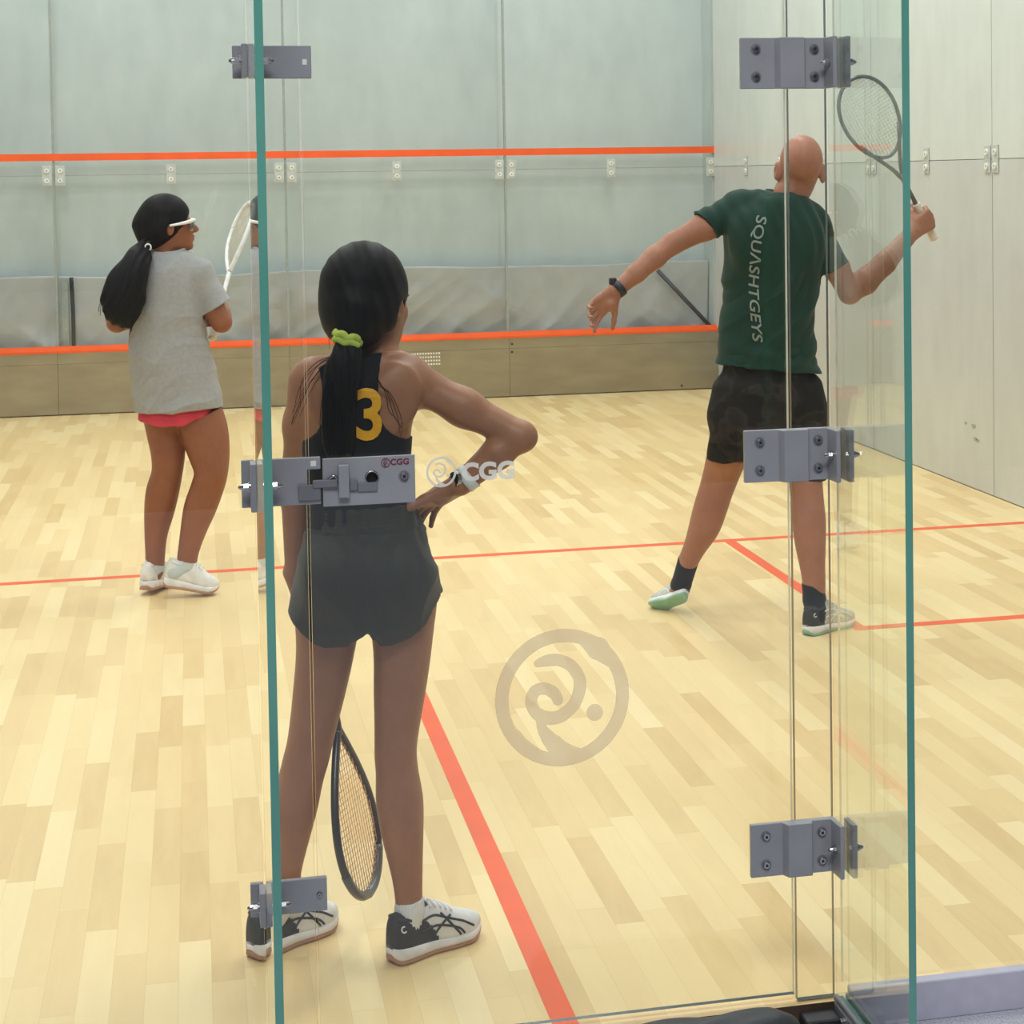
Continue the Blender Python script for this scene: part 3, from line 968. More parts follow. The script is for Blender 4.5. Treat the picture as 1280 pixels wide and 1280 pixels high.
# frosted emblem strokes, drawn in unit coordinates (radius 1)
def emblem_field(cx, cz, R, y0, y1, h, thick=1.0):
    F = Field((cx-R*1.1, y0-4*h, cz-R*1.1), (cx+R*1.1, y1+4*h, cz+R*1.1), h)
    pts = lambda L: [((x-622)/520., (624-y)/520.) for x, y in L]
    def stroke(L, wd, n=6):
        P = catmull(np.array(pts(L)), n)
        wd = np.interp(np.linspace(0, 1, len(P)), np.linspace(0, 1, len(wd)), wd)
        for (a, b), wa, wb_ in zip(zip(P[:-1], P[1:]), wd[:-1], wd[1:]):
            A = np.array([cx+a[0]*R, 0, cz+a[1]*R]); B = np.array([cx+b[0]*R, 0, cz+b[1]*R])
            fn2 = cap_fn(A*np.array([1, 0, 1]), B*np.array([1, 0, 1]), wa*R*thick, wb_*R*thick)
            fn = lambda X, Y, Z, f=fn2: f(X, Y*0, Z)
            r = max(wa, wb_)*R*thick
            F.put(fn, np.minimum(A, B)-[r, 1, r], np.maximum(A, B)+[r, 1, r], 0)
    ring = [(622+465*math.cos(t), 624-472*math.sin(t)) for t in np.linspace(0, 2*PI, 49)]
    stroke(ring, [.10], 2)
    stroke([(760, 180), (900, 270), (1020, 400)], [.05, .17, .06])
    stroke([(436, 350), (500, 335), (590, 335), (690, 385), (750, 480), (752, 580), (700, 690), (600, 765), (500, 768), (420, 725), (380, 640), (410, 560), (490, 545), (560, 590), (585, 640)], [.06, .09, .09, .09, .095, .095, .10, .10, .09, .09, .09, .09, .08])
    stroke([(440, 790), (480, 880), (550, 970), (640, 1040), (740, 1060)], [.05, .09, .13, .13, .08])
    stroke([(250, 870), (330, 975), (440, 1050)], [.08, .10, .08])
    stroke([(868, 755), (869, 757)], [.125], 1)
    F.post(lambda X, Y, Z, D: np.maximum(D, np.maximum(y0-Y, Y-y1)))
    return F.mesh(0)
def decal_emblem(name, p0, p1, mat, h, y1=-.0008, thick=1.0, parent=None, squash=1.0):
    a = at(p0[0], p0[1], y1); b_ = at(p1[0], p1[1], y1)
    R = (b_[0]-a[0])/2
    V, Fq = emblem_field((a[0]+b_[0])/2, (a[2]+b_[2])/2, R, y1-.0012, y1, h, thick)
    return obj(name, V, Fq, mat, parent, smooth=False)
o = decal_emblem('floor_height_emblem', (618, 872), (787, 872), M['film'], .0014, parent=dr)
o.name = 'round_emblem'; o['label'] = 'large frosted round swirl emblem'
o = decal_emblem('round_emblem', (532, 590), (571, 590), M['film2'], .00045, parent=dr, thick=.75)
o['label'] = 'small frosted round swirl emblem'

def text_mesh(txt, ext=.001, bold=.0):
    cu = bpy.data.curves.new('txt', 'FONT')
    cu.body = txt
    cu.size = 1.0
    cu.extrude = ext
    cu.offset = bold
    cu.resolution_u = 4
    to = bpy.data.objects.new('txt', cu)
    C.objects.link(to)
    dg = bpy.context.evaluated_depsgraph_get()
    me = bpy.data.meshes.new_from_object(to.evaluated_get(dg))
    V = np.zeros(len(me.vertices)*3); me.vertices.foreach_get('co', V)
    V = V.reshape(-1, 3)
    F = [tuple(p.vertices) for p in me.polygons]
    bpy.data.objects.remove(to); bpy.data.curves.remove(cu); bpy.data.meshes.remove(me)
    return V, F
def flat_text(name, txt, x0, x1, z0, z1, yf, mat, parent, bold=.03, thick=.0012, slope=0.0):
    V, F = text_mesh(txt, .5, bold)
    mn, mx = V.min(0), V.max(0)
    u = (V[:, 0]-mn[0])/(mx[0]-mn[0]); v = (V[:, 1]-mn[1])/(mx[1]-mn[1])
    P = np.stack([x0+u*(x1-x0), yf-thick*(V[:, 2]-mn[2])/(mx[2]-mn[2]), z0+v*(z1-z0)+slope*u], 1)
    return obj(name, P, F, mat, parent, smooth=False)
a = at(577, 601, -.001); c = at(643, 574, -.001)
flat_text('lettering', 'CGG', a[0], c[0], a[2]-.0015, c[2]-.002, -.0008, M['film2'], dr, .045)['label'] = 'frosted white lettering'

# ------------------------------------------------------------------ glass hardware
def screw(p, n, r, parent, name='screw', mat=('clamp2', 'steel', 'dark')):
    n = np.array(n, float); p = np.array(p)
    m = MB()
    m.cyl(p, p+n*.0015, r*1.35, 20, 0)
    m.cyl(p+n*.0015, p+n*.006, r, 18, 1, r*.8)
    m.cyl(p+n*.006, p+n*.0063, r*.42, 6, 2)
    return m.build(name, [M[k] for k in mat], parent, smooth=False)
def acorn(p, n, parent, r=.0065, L=.022):
    n = np.array(n, float); p = np.array(p)
    m = MB()
    m.cyl(p, p+n*.004, r*1.5, 18, 0)
    m.cyl(p+n*.004, p+n*L*.55, r*1.15, 6, 0)
    m.tube([p+n*L*.55, p+n*L*.8, p+n*L], [r*.9, r*.75, r*.3], 14, 0)
    return m.build('bolt', M['steel'], parent, smooth=False)

YP = -.011
def left_bracket(pl, label, notch=False):
    (ax_, ay_), (bx_, by_), ztop, zbot = pl
    x1 = at(bx_, (ay_+by_)/2, YP)[0]
    zt = at((ax_+bx_)/2, ztop, YP)[2]; zb = at((ax_+bx_)/2, zbot, YP)[2]
    zm = (zt+zb)/2
    t = empty('fin_bracket', (XL0, 0, zm), label, 'bracket', 'left brackets on the fin')
    m = MB()
    if notch:
        xn = x1-.024
        m.box((XL1+.001, YP, zb), (xn, -.001, zt), bev=.0012)
        m.box((xn-.002, YP, zt-.022), (x1, -.001, zt), bev=.0012)
        m.box((xn-.002, YP, zb), (x1, -.001, zb+.030), bev=.0012)
    else:
        m.box((XL1+.001, YP, zb), (x1, -.001, zt), bev=.0012)
    m.build('face_plate', M['clamp'], t)
    MB().box((XL1+.0005, -.062, zb), (XL1+.010, YP-.0005, zt), bev=.001).build('fin_flange', M['clamp'], t)
    MB().box((XL0-.011, -.062, zb), (XL0-.0005, -.014, zt), bev=.001).build('fin_flange', M['clamp'], t)
    MB().box((XL0-.026, YP, zb), (XL0-.003, -.001, zt), bev=.001).build('side_plate', M['clamp'], t)
    acorn((XL0-.011, -.042, zm), (-1, 0, 0), t)
    acorn((XL1+.010, -.042, zm), (1, 0, 0), t)
    return t, x1, zt, zb
t, x1, zt, zb = left_bracket(((328, 77), (389, 77), 57, 98), 'topmost grey bracket clamping the left fin, level with the top hinge')
MB().box((x1-.016, YP-.001, (zt+zb)/2-.005), (x1-.008, YP+.001, (zt+zb)/2+.005)).build('sticker', M['fit'], t)
t, x1, zt, zb = left_bracket(((328, 1120), (409, 1120), 1100, 1142), 'lowest grey bracket on the left fin, in front of a shoe')
screw((x1-.014, YP, (zt+zb)/2), (0, -1, 0), .004, t)
t, x1m, ztm, zbm = left_bracket(((328, 600), (401, 600), 573, 632), 'notched grey keeper bracket on the left fin beside the lock plate', True)
MB().box((x1m-.018, YP-.001, ztm-.016), (x1m-.008, YP+.001, ztm-.006)).build('sticker', M['fit'], t)

# lock plate on the door
lx0 = at(404, 600, YP)[0]; lx1 = at(519, 600, YP)[0]
lz1 = at(461, 571.5, YP)[2]; lz0 = at(461, 630.5, YP)[2]
lk = empty('door_lock', ((lx0+lx1)/2, YP, (lz0+lz1)/2), 'grey rectangular lock plate with a round hole and a sliding latch on the door', 'lock')
hc = at(465, 597, YP)
def plate_with_hole(name, x0, x1, z0, z1, y0, y1, c, r, mat, parent):
    n = 32
    V = []; F = []
    def edge(t):
        dx, dz_ = math.cos(t), math.sin(t)
        k = min([((x1 if dx > 0 else x0)-c[0])/dx if abs(dx) > 1e-6 else 9, ((z1 if dz_ > 0 else z0)-c[2])/dz_ if abs(dz_) > 1e-6 else 9])
        return c[0]+dx*k, c[2]+dz_*k
    ts = list(np.linspace(0, 2*PI, n, endpoint=False))+[math.atan2(zz-c[2], xx-c[0]) % (2*PI) for xx in (x0, x1) for zz in (z0, z1)]
    ts = sorted(ts); n = len(ts)
    for y in (y0, y1):
        for t in ts:
            V.append((c[0]+r*math.cos(t), y, c[2]+r*math.sin(t)))
        for t in ts:
            e = edge(t); V.append((e[0], y, e[1]))
    for i in range(n):
        j = (i+1) % n
        F += [(i, j, n+j, n+i), (2*n+i, 3*n+i, 3*n+j, 2*n+j), (i, 2*n+i, 2*n+j, j), (n+i, n+j, 3*n+j, 3*n+i)]
    return obj(name, V, F, mat, parent, smooth=False)
plate_with_hole('lock_plate', lx0, lx1, lz0, lz1, YP, -.001, hc, .0118, M['clamp'], lk)
MB().tube([(hc[0]+.0118*math.cos(t), YP-.001, hc[2]+.0118*math.sin(t)) for t in np.linspace(0, 2*PI, 28, endpoint=False)], .0016, 8, closed=True).build('hole_ring', M['steel'], lk, smooth=True)
MB().cyl((hc[0], -.0012, hc[2]), (hc[0], -.0009, hc[2]), .0118, 24).build('hole_back', M['dark'], lk)
def pxbox(name, p0, p1, y0, y1, mat, parent, bev=.001):
    a = at(p0[0], p0[1], y0); c = at(p1[0], p1[1], y0)
    return MB().box((min(a[0], c[0]), y0, min(a[2], c[2])), (max(a[0], c[0]), y1, max(a[2], c[2])), bev=bev).build(name, mat, parent)
pxbox('latch_post', (423, 582), (437, 622), YP-.014, YP-.0003, M['clamp'], lk)
pxbox('latch_bar', (391, 601), (422, 609), YP-.009, YP-.002, M['clamp2'], lk)
pxbox('latch_bar', (373, 607), (401, 625), YP-.006, YP-.0012, M['clamp2'], lk)
pxbox('latch_block', (437, 600), (447, 613), YP-.006, YP-.0005, M['clamp2'], lk)
pxbox('latch_block', (447, 604), (472, 614), YP-.004, YP-.0005, M['clamp2'], lk)
q0 = at(409, 600, YP); q1 = at(417, 594, YP); q2 = at(423, 600, YP)
MB().tube(catmull([q0+[0, -.004, 0], q1+[0, -.007, 0], q2+[0, -.004, 0]], 5), .0024, 8).build('latch_hook', M['steel'], lk, smooth=True)
q = at(505, 595, YP)
screw((q[0], YP, q[2]), (0, -1, 0), .0075, lk)
a = at(488, 581.5, YP); c = at(511, 572.5, YP)
flat_text('lettering', 'CGG', a[0], c[0], a[2], c[2], YP-.0002, M['red'], lk, .03, .0006, 0)['label'] = 'dark red lettering'
o = decal_emblem('round_emblem', (476, 578.5), (488, 578.5), M['red'], .00028, YP-.0002, .6, lk); o['label'] = 'dark red emblem'

# hinges between door, narrow pane and right fin
HTOP = []
def hinge(px, py, label, open_=0.0):
    """px/py: photo coordinates of the left top/bottom corners"""
    xl, yt, yb = px, py[0], py[1]
    zt = at(xl, yt, YP)[2]; zb = at(xl, yb, YP)[2]
    x0 = at(xl, (yt+yb)/2, YP)[0]
    t = empty('hinge_bracket', (.456, 0, (zt+zb)/2), label, 'hinge', 'hinges of the glass door')
    yk = -.028
    # stepped profile seen from above: door leaf, raised knuckle, pane leaf, fin flange
    prof = [(x0, -.001), (x0, YP), (.428, YP), (.436, yk), (.484, yk), (.487, -.016), (.526, -.016), (.5285, -.062), (XR0-.0020, -.062), (XR0-.0020, -.001)]
    V = [(x, y, zb) for x, y in prof]+[(x, y, zt) for x, y in prof]
    n = len(prof)
    F = [tuple(range(n)), tuple(range(2*n-1, n-1, -1))]+[(i, n+i, n+(i+1) % n, (i+1) % n) for i in range(n)]
    o = obj('hinge_body', V, F, M['clamp'], t, smooth=False)
    bm_ = o.modifiers.new('edge', 'BEVEL'); bm_.width = .001; bm_.segments = 1
    MB().box((XR1+.0008, -.062, zb), (XR1+.011, -.014, zt), bev=.001).build('fin_flange', M['clamp'], t)
    hz = (zt-zb)
    for f in (.23, .77):
        screw((x0+.030, YP, zb+hz*f), (0, -1, 0), .0075, t)
        screw((.507, -.016, zb+hz*f), (0, -1, 0), .0075, t)
    acorn((.5285, -.040, (zt+zb)/2), (-1, 0, 0), t, .006, .018)
    acorn((XR1+.011, -.040, (zt+zb)/2), (1, 0, 0), t, .006, .02)
hinge(926, (47, 111), 'topmost grey metal hinge of the glass door, beside the raised racket')
hinge(931, (539, 604), 'middle grey metal hinge of the glass door, in front of black shorts')
hinge(939, (1032, 1098), 'lowest grey metal hinge of the glass door, in front of bare floor')

# black bag on the outer floor against the step
def bag():
    a = at(960, 1262, -.14)
    zt = a[2]
    c = at(880, 1290, -.14)
    F = Field((c[0]-.42, -.42, -.06), (a[0]+.12, -.02, zt+.03), .005)
    F.cap((c[0]-.20, -.165, zt-.060), (a[0]+.002, -.16, zt-.060), .066, .066, .0)
    F.cap((c[0]-.20, -.28, -.01), (a[0]-.02, -.26, -.01), .045, .045, .05)
    F.post(lambda X, Y, Z, D: np.maximum(D, -.049-Z))
    V, Fq = F.mesh(3)
    V = fold_disp(V, Fq, lambda x, y, z: .003*np.sin(x*40+4*np.sin(y*20))*np.sin(y*35+z*50))
    t = empty('sports_bag', ((c[0]+a[0])/2, -.2, -.05), 'black soft bag lying outside against the step of the court floor', 'bag')
    obj('bag_body', V, Fq, M['bag'], t)
    P = [(c[0]-.20+(a[0]-c[0]+.22)*u, -.205, zt-.007-.12*max(0, u-.8)**1.5) for u in np.linspace(0, 1, 16)]
    MB().tube(P, .005, 8).build('piping', M['black'], t, smooth=True)
bag()
# ------------------------------------------------------------------ parts shared by the people
def build_field(name, F, mat, parent, smooth=2, disp=None):
    V, Fq = F.mesh(smooth)
    if disp is not None:
        V = fold_disp(V, Fq, disp)
    o = obj(name, V, Fq, mat, parent)
    return o, V, Fq

def bvh_of(V, Fq):
    return BVHTree.FromPolygons([tuple(v) for v in V], [tuple(f) for f in Fq])

def on_surface(bvh, px, py, off=.002):
    d = _f*FPX+_r*(px-CX)-_u*(py-CY); d = d/np.linalg.norm(d)
    h = bvh.ray_cast(Vector(CAM), Vector(d))
    if h[0] is None:
        return None
    return np.array(h[0])-d*off

def make_shoe(parent, heel, toe, up, mats, side=1, width=1.0, pattern=None, name='shoe', hi=1.0):
    """heel and toe lie on the sole plane; up is the shoe's own up direction"""
    heel = np.asarray(heel, float); toe = np.asarray(toe, float)
    L = np.linalg.norm(toe-heel); u = (toe-heel)/L
    wv = np.asarray(up, float); wv = unit(wv-u*(wv@u)); v = np.cross(wv, u)
    S = np.array([0, .03, .08, .16, .28, .42, .56, .68, .78, .87, .94, .98, 1.0])
    HW = np.array([.045, .085, .108, .122, .120, .118, .138, .155, .158, .140, .100, .060, .02])*L*width
    ZB = np.array([.012, .004, 0, 0, 0, 0, 0, 0, 0, .004, .012, .020, .028])
    ZM = np.array([.036, .036, .036, .035, .033, .030, .027, .026, .026, .028, .031, .033, .034])*hi
    ZT = np.array([.078, .088, .092, .090, .088, .096, .084, .070, .060, .053, .047, .042, .036])*hi
    SF = np.linspace(0, 1, 90)
    SF = np.unique(np.concatenate([SF, [.01, .02, .99]]))
    g = lambda A: smooth_interp(SF, S, A)
    hw, zb, zm, zt = g(HW), g(ZB), g(ZM), g(ZT)
    off = .012*L*np.sin(SF*PI*1.2)*side
    pt = lambda s, y, z: heel+u*(s*L)+v*y+wv*z
    def ring_mesh(lo, hi_, k, n=18, pw=.45):
        V = []; F = []
        for i, s in enumerate(SF):
            zc = (lo[i]+hi_[i])/2; zr = (hi_[i]-lo[i])/2
            for j in range(n):
                t = 2*PI*j/n
                cx_ = math.copysign(abs(math.cos(t))**pw, math.cos(t)); cz = math.copysign(abs(math.sin(t))**pw, math.sin(t))
                V.append(pt(s, off[i]+hw[i]*k*cx_, zc+zr*cz))
        m = len(SF)
        for i in range(m-1):
            for j in range(n):
                F.append((i*n+j, i*n+(j+1) % n, (i+1)*n+(j+1) % n, (i+1)*n+j))
        F.append(tuple(range(n))[::-1]); F.append(tuple((m-1)*n+j for j in range(n)))
        F = [f[::-1] for f in F]
        return V, F
    # upper
    n = 44
    def up_pt(s, t):
        i = np.interp(s, SF, np.arange(len(SF)))
        a = lambda A: np.interp(s, SF, A)
        c_, s_ = math.cos(t), math.sin(t)
        return pt(s, a(off)+a(hw)*.97*math.copysign(abs(c_)**.75, c_)*(1-.10*max(0, s_)**2), a(zm)-.006+(a(zt)-a(zm)+.006)*max(0, s_)**.72)
    V = []; F = []; mi = []
    for i, s in enumerate(SF):
        for j in range(n):
            V.append(up_pt(s, PI*j/(n-1)))
    m = len(SF)
    for i in range(m-1):
        for j in range(n-1):
            F.append((i*n+j, (i+1)*n+j, (i+1)*n+j+1, i*n+j+1))
            sm = (SF[i]+SF[i+1])/2; hj = math.sin(PI*(j+.5)/(n-1))
            mi.append(1 if sm < mats['heel'](hj) else 0)
        F.append((i*n+n-1, (i+1)*n+n-1, (i+1)*n, i*n)); mi.append(0)
    F.append(tuple(range(n))); mi.append(1); F.append(tuple((m-1)*n+j for j in range(n))[::-1]); mi.append(0)
    me = bpy.data.meshes.new(name)
    me.from_pydata([tuple(q) for q in V], [], F)
    me.materials.append(M[mats['upper']]); me.materials.append(M[mats['heelmat']])
    me.polygons.foreach_set('material_index', np.array(mi, np.int32))
    me.polygons.foreach_set('use_smooth', np.ones(len(F), bool))
    me.update()
    sh = link(name, me, parent)
    V, F = ring_mesh(zb+.007, zm, 1.05)
    obj('midsole', V, F, M['mid'], sh)
    V, F = ring_mesh(zb, zb+.011, 1.03)
    obj('outsole', V, F, M[mats['out']], sh)
    # collar lining and laces
    mb = MB()
    mb.tube([up_pt(s, t)+wv*.001 for s, t in [(.04, PI*.5), (.07, PI*.28), (.18, PI*.26), (.30, PI*.3), (.37, PI*.5), (.30, PI*.7), (.18, PI*.74), (.07, PI*.72)]], .0048, 10, closed=True)
    mb.build('collar', M[mats['heelmat']], sh, smooth=True)
    mb = MB()
    for k in range(5):
        s = .42+.055*k
        mb.tube([up_pt(s+(.012 if q < .5 else -.012), PI*(.30+.40*q))+wv*.0015 for q in np.linspace(0, 1, 7)], .0022, 8)
    mb.tube(catmull([up_pt(.43, PI*.5), up_pt(.40, PI*.38)+wv*.012+v*.004, up_pt(.46, PI*.28)+wv*.004], 6), .0018, 7)
    mb.tube(catmull([up_pt(.43, PI*.5), up_pt(.40, PI*.62)+wv*.012-v*.004, up_pt(.46, PI*.72)+wv*.004], 6), .0018, 7)
    mb.build('laces', M[mats['lace']], sh, smooth=True)
    if mats.get('stripe'):
        mb = MB()
        for sd in (0, 1):
            A = lambda s, h: up_pt(s, (PI*h if sd else PI*(1-h)))
            for L_ in ([(.30, .21), (.44, .20), (.58, .185), (.72, .17), (.83, .08)], [(.27, .09), (.40, .095), (.54, .10), (.66, .08), (.72, .02)],
                       [(.40, .015), (.50, .11), (.60, .235)], [(.68, .015), (.60, .11), (.50, .235)]):
                mb.tube([A(s, h) for s, h in catmull(L_, 6)], .0026, 8)
        mb.build('stripes', M[mats['stripe']], sh, smooth=True)
        for hh in (.84, .16):
            MB().tube([up_pt(.09+.022*math.cos(t), PI*(hh+.035*math.sin(t))) for t in np.linspace(.6, 5.2, 12)], .0016, 6).build('heel_mark', M['white'], sh, smooth=True)
    return sh

def make_racket(name, butt, tip, wdir, mats, label, bridge=False, wid=.098, grip=.17, k=1.0, nstr=16, strr=.0008, headr=.0075):
    butt = np.asarray(butt, float); tip = np.asarray(tip, float)
    L = np.linalg.norm(tip-butt); a = (tip-butt)/L
    wd = np.asarray(wdir, float); wd = unit(wd-a*(wd@a)); nr = np.cross(a, wd)
    q = L/.685
    Pt = lambda t, x, n=0: butt+a*(t*q)+wd*x*q+nr*n*q
    low = butt
    t_ = empty(name, tuple(butt), label, 'racket')
    if bridge:
        # round head joined to the shaft by an open triangular throat
        hc, hl = .525, .160
        HO = [(hc+hl*math.cos(t), wid*math.sin(t)*(1-.10*math.cos(t)*-1)) for t in np.linspace(0, 2*PI, 56, endpoint=False)]
        prof = HO
    else:
        half = [(.335, .004), (.375, .030), (.43, .062), (.49, .088), (.55, wid), (.605, wid*.93), (.65, wid*.68), (.676, wid*.36), (.685, 0)]
        half = [(x, y) for x, y in catmull(half, 6)]
        prof = half+[(x, -y) for x, y in half[::-1][1:]]
    P = [Pt(x, y) for x, y in prof]
    mb = MB()
    n = len(P)
    if bridge:
        mb.tube(P, headr*q, 12, closed=True)
        for sg in (-1, 1):
            mb.tube([Pt(.27, .004*sg), Pt(.31, .016*sg), Pt(.36, .040*sg), Pt(.41, .066*sg), Pt(.455, .086*sg)], [.0085*q, .008*q, .0075*q, .0072*q, .0072*q], 12)
    else:
        mb.tube(P, headr*q, 12)
    fr = mb.build('frame', M[mats[0]], t_, smooth=True)
    sl = .285 if bridge else .345
    MB().tube([Pt(.15, 0), Pt(.22, 0), Pt(sl-.03, 0), Pt(sl, 0)], [.0085*q, .0085*q, .0095*q, .009*q], 14).build('shaft', M[mats[0]], t_, smooth=True)
    mb = MB()
    tt = np.linspace(0, grip, 30)
    mb.tube([Pt(t, 0) for t in tt], [(.0165 if t < .008 else .0152+.0006*math.sin(t*420))*q for t in tt], 14)
    mb.build('grip', M[mats[1]], t_, smooth=True)
    # strings clipped to the head outline
    xs = np.array([p[0] for p in prof]); ys = np.array([p[1] for p in prof])
    mb = MB()
    def span_at_x(x):
        r = []
        for i in range(len(xs)):
            j = (i+1) % len(xs)
            if (xs[i]-x)*(xs[j]-x) < 0:
                r.append(ys[i]+(ys[j]-ys[i])*(x-xs[i])/(xs[j]-xs[i]))
        return (min(r), max(r)) if len(r) >= 2 else None
    def span_at_y(y):
        r = []
        for i in range(len(xs)):
            j = (i+1) % len(xs)
            if (ys[i]-y)*(ys[j]-y) < 0:
                r.append(xs[i]+(xs[j]-xs[i])*(y-ys[i])/(ys[j]-ys[i]))
        return (min(r), max(r)) if len(r) >= 2 else None
    x0, x1 = xs.min(), xs.max()
    for x in np.arange(x0+.03, x1-.008, .0125):
        sp = span_at_x(x)
        if sp and sp[1]-sp[0] > .02: mb.tube([Pt(x, sp[0]), Pt(x, sp[1])], strr, 5)
    for y in np.linspace(-wid*.86, wid*.86, nstr):
        sp = span_at_y(y+1e-5)
        if sp: mb.tube([Pt(sp[0], y, .0008), Pt(sp[1], y, .0008)], strr, 5)
    mb.build('strings', M[mats[2]], t_, smooth=True)
    if len(mats) > 3 and mats[3]:
        # coloured guard round the tip
        lim = x1-.075 if not bridge else x1-.02
        ids = [i for i in range(n) if prof[i][0] > lim]
        if bridge:
            ids = sorted(ids, key=lambda i: prof[i][1])
        MB().tube([P[i] for i in ids], headr*1.18*q, 12).build('tip_guard', M[mats[3]], t_, smooth=True)
    return t_, Pt

def foot_in(F, heel, toe, up, k=.02, z=.045, r=.021):
    heel = np.asarray(heel, float); toe = np.asarray(toe, float); u = toe-heel
    w_ = np.asarray(up, float); w_ = unit(w_-unit(u)*(w_@unit(u)))
    F.cap(heel+u*.20+w_*(z+.03), heel+u*.24+w_*z, .022, r, k)
    F.cap(heel+u*.22+w_*z, heel+u*.62+w_*(z-.008), r, r*.8, k)

def strand_set(parent, mat, curves, r=.0012, name='loose_strands'):
    mb = MB()
    for c in curves:
        P = catmull(c, 6)
        mb.tube(P, np.linspace(r, r*.4, len(P)), 5)
    o = mb.build(name, mat, parent, smooth=True)
    o['kind'] = 'stuff'
    return o

def hair_shell(head_c, R, s, ext=(.084, .103, .098), hole=(.070, .080, .088), holec=(0, .105, -.048), nape=None):
    L = lambda *p: head_c+R@(np.array(p)*s)
    F = Field(head_c-.22, head_c+.20, .0035)
    F.ell(L(0, -.014, .022), np.array(ext)*s, R, .02)
    F.ell(L(0, -.048, -.035), np.array([.070, .056, .068])*s, R, .03)
    for q in (-1, 1):
        F.ell(L(.066*q, -.02, -.02), np.array([.022, .04, .04])*s, R, .02)
        F.ell(L(.082*q, .004, -.030), np.array([.020, .022, .030])*s, R, .004, carve=True)
    F.ell(L(*holec), np.array(hole)*s, R, .012, carve=True)
    F.ell(L(0, .12, -.10), np.array([.09, .10, .10])*s, R, .012, carve=True)
    return F, L

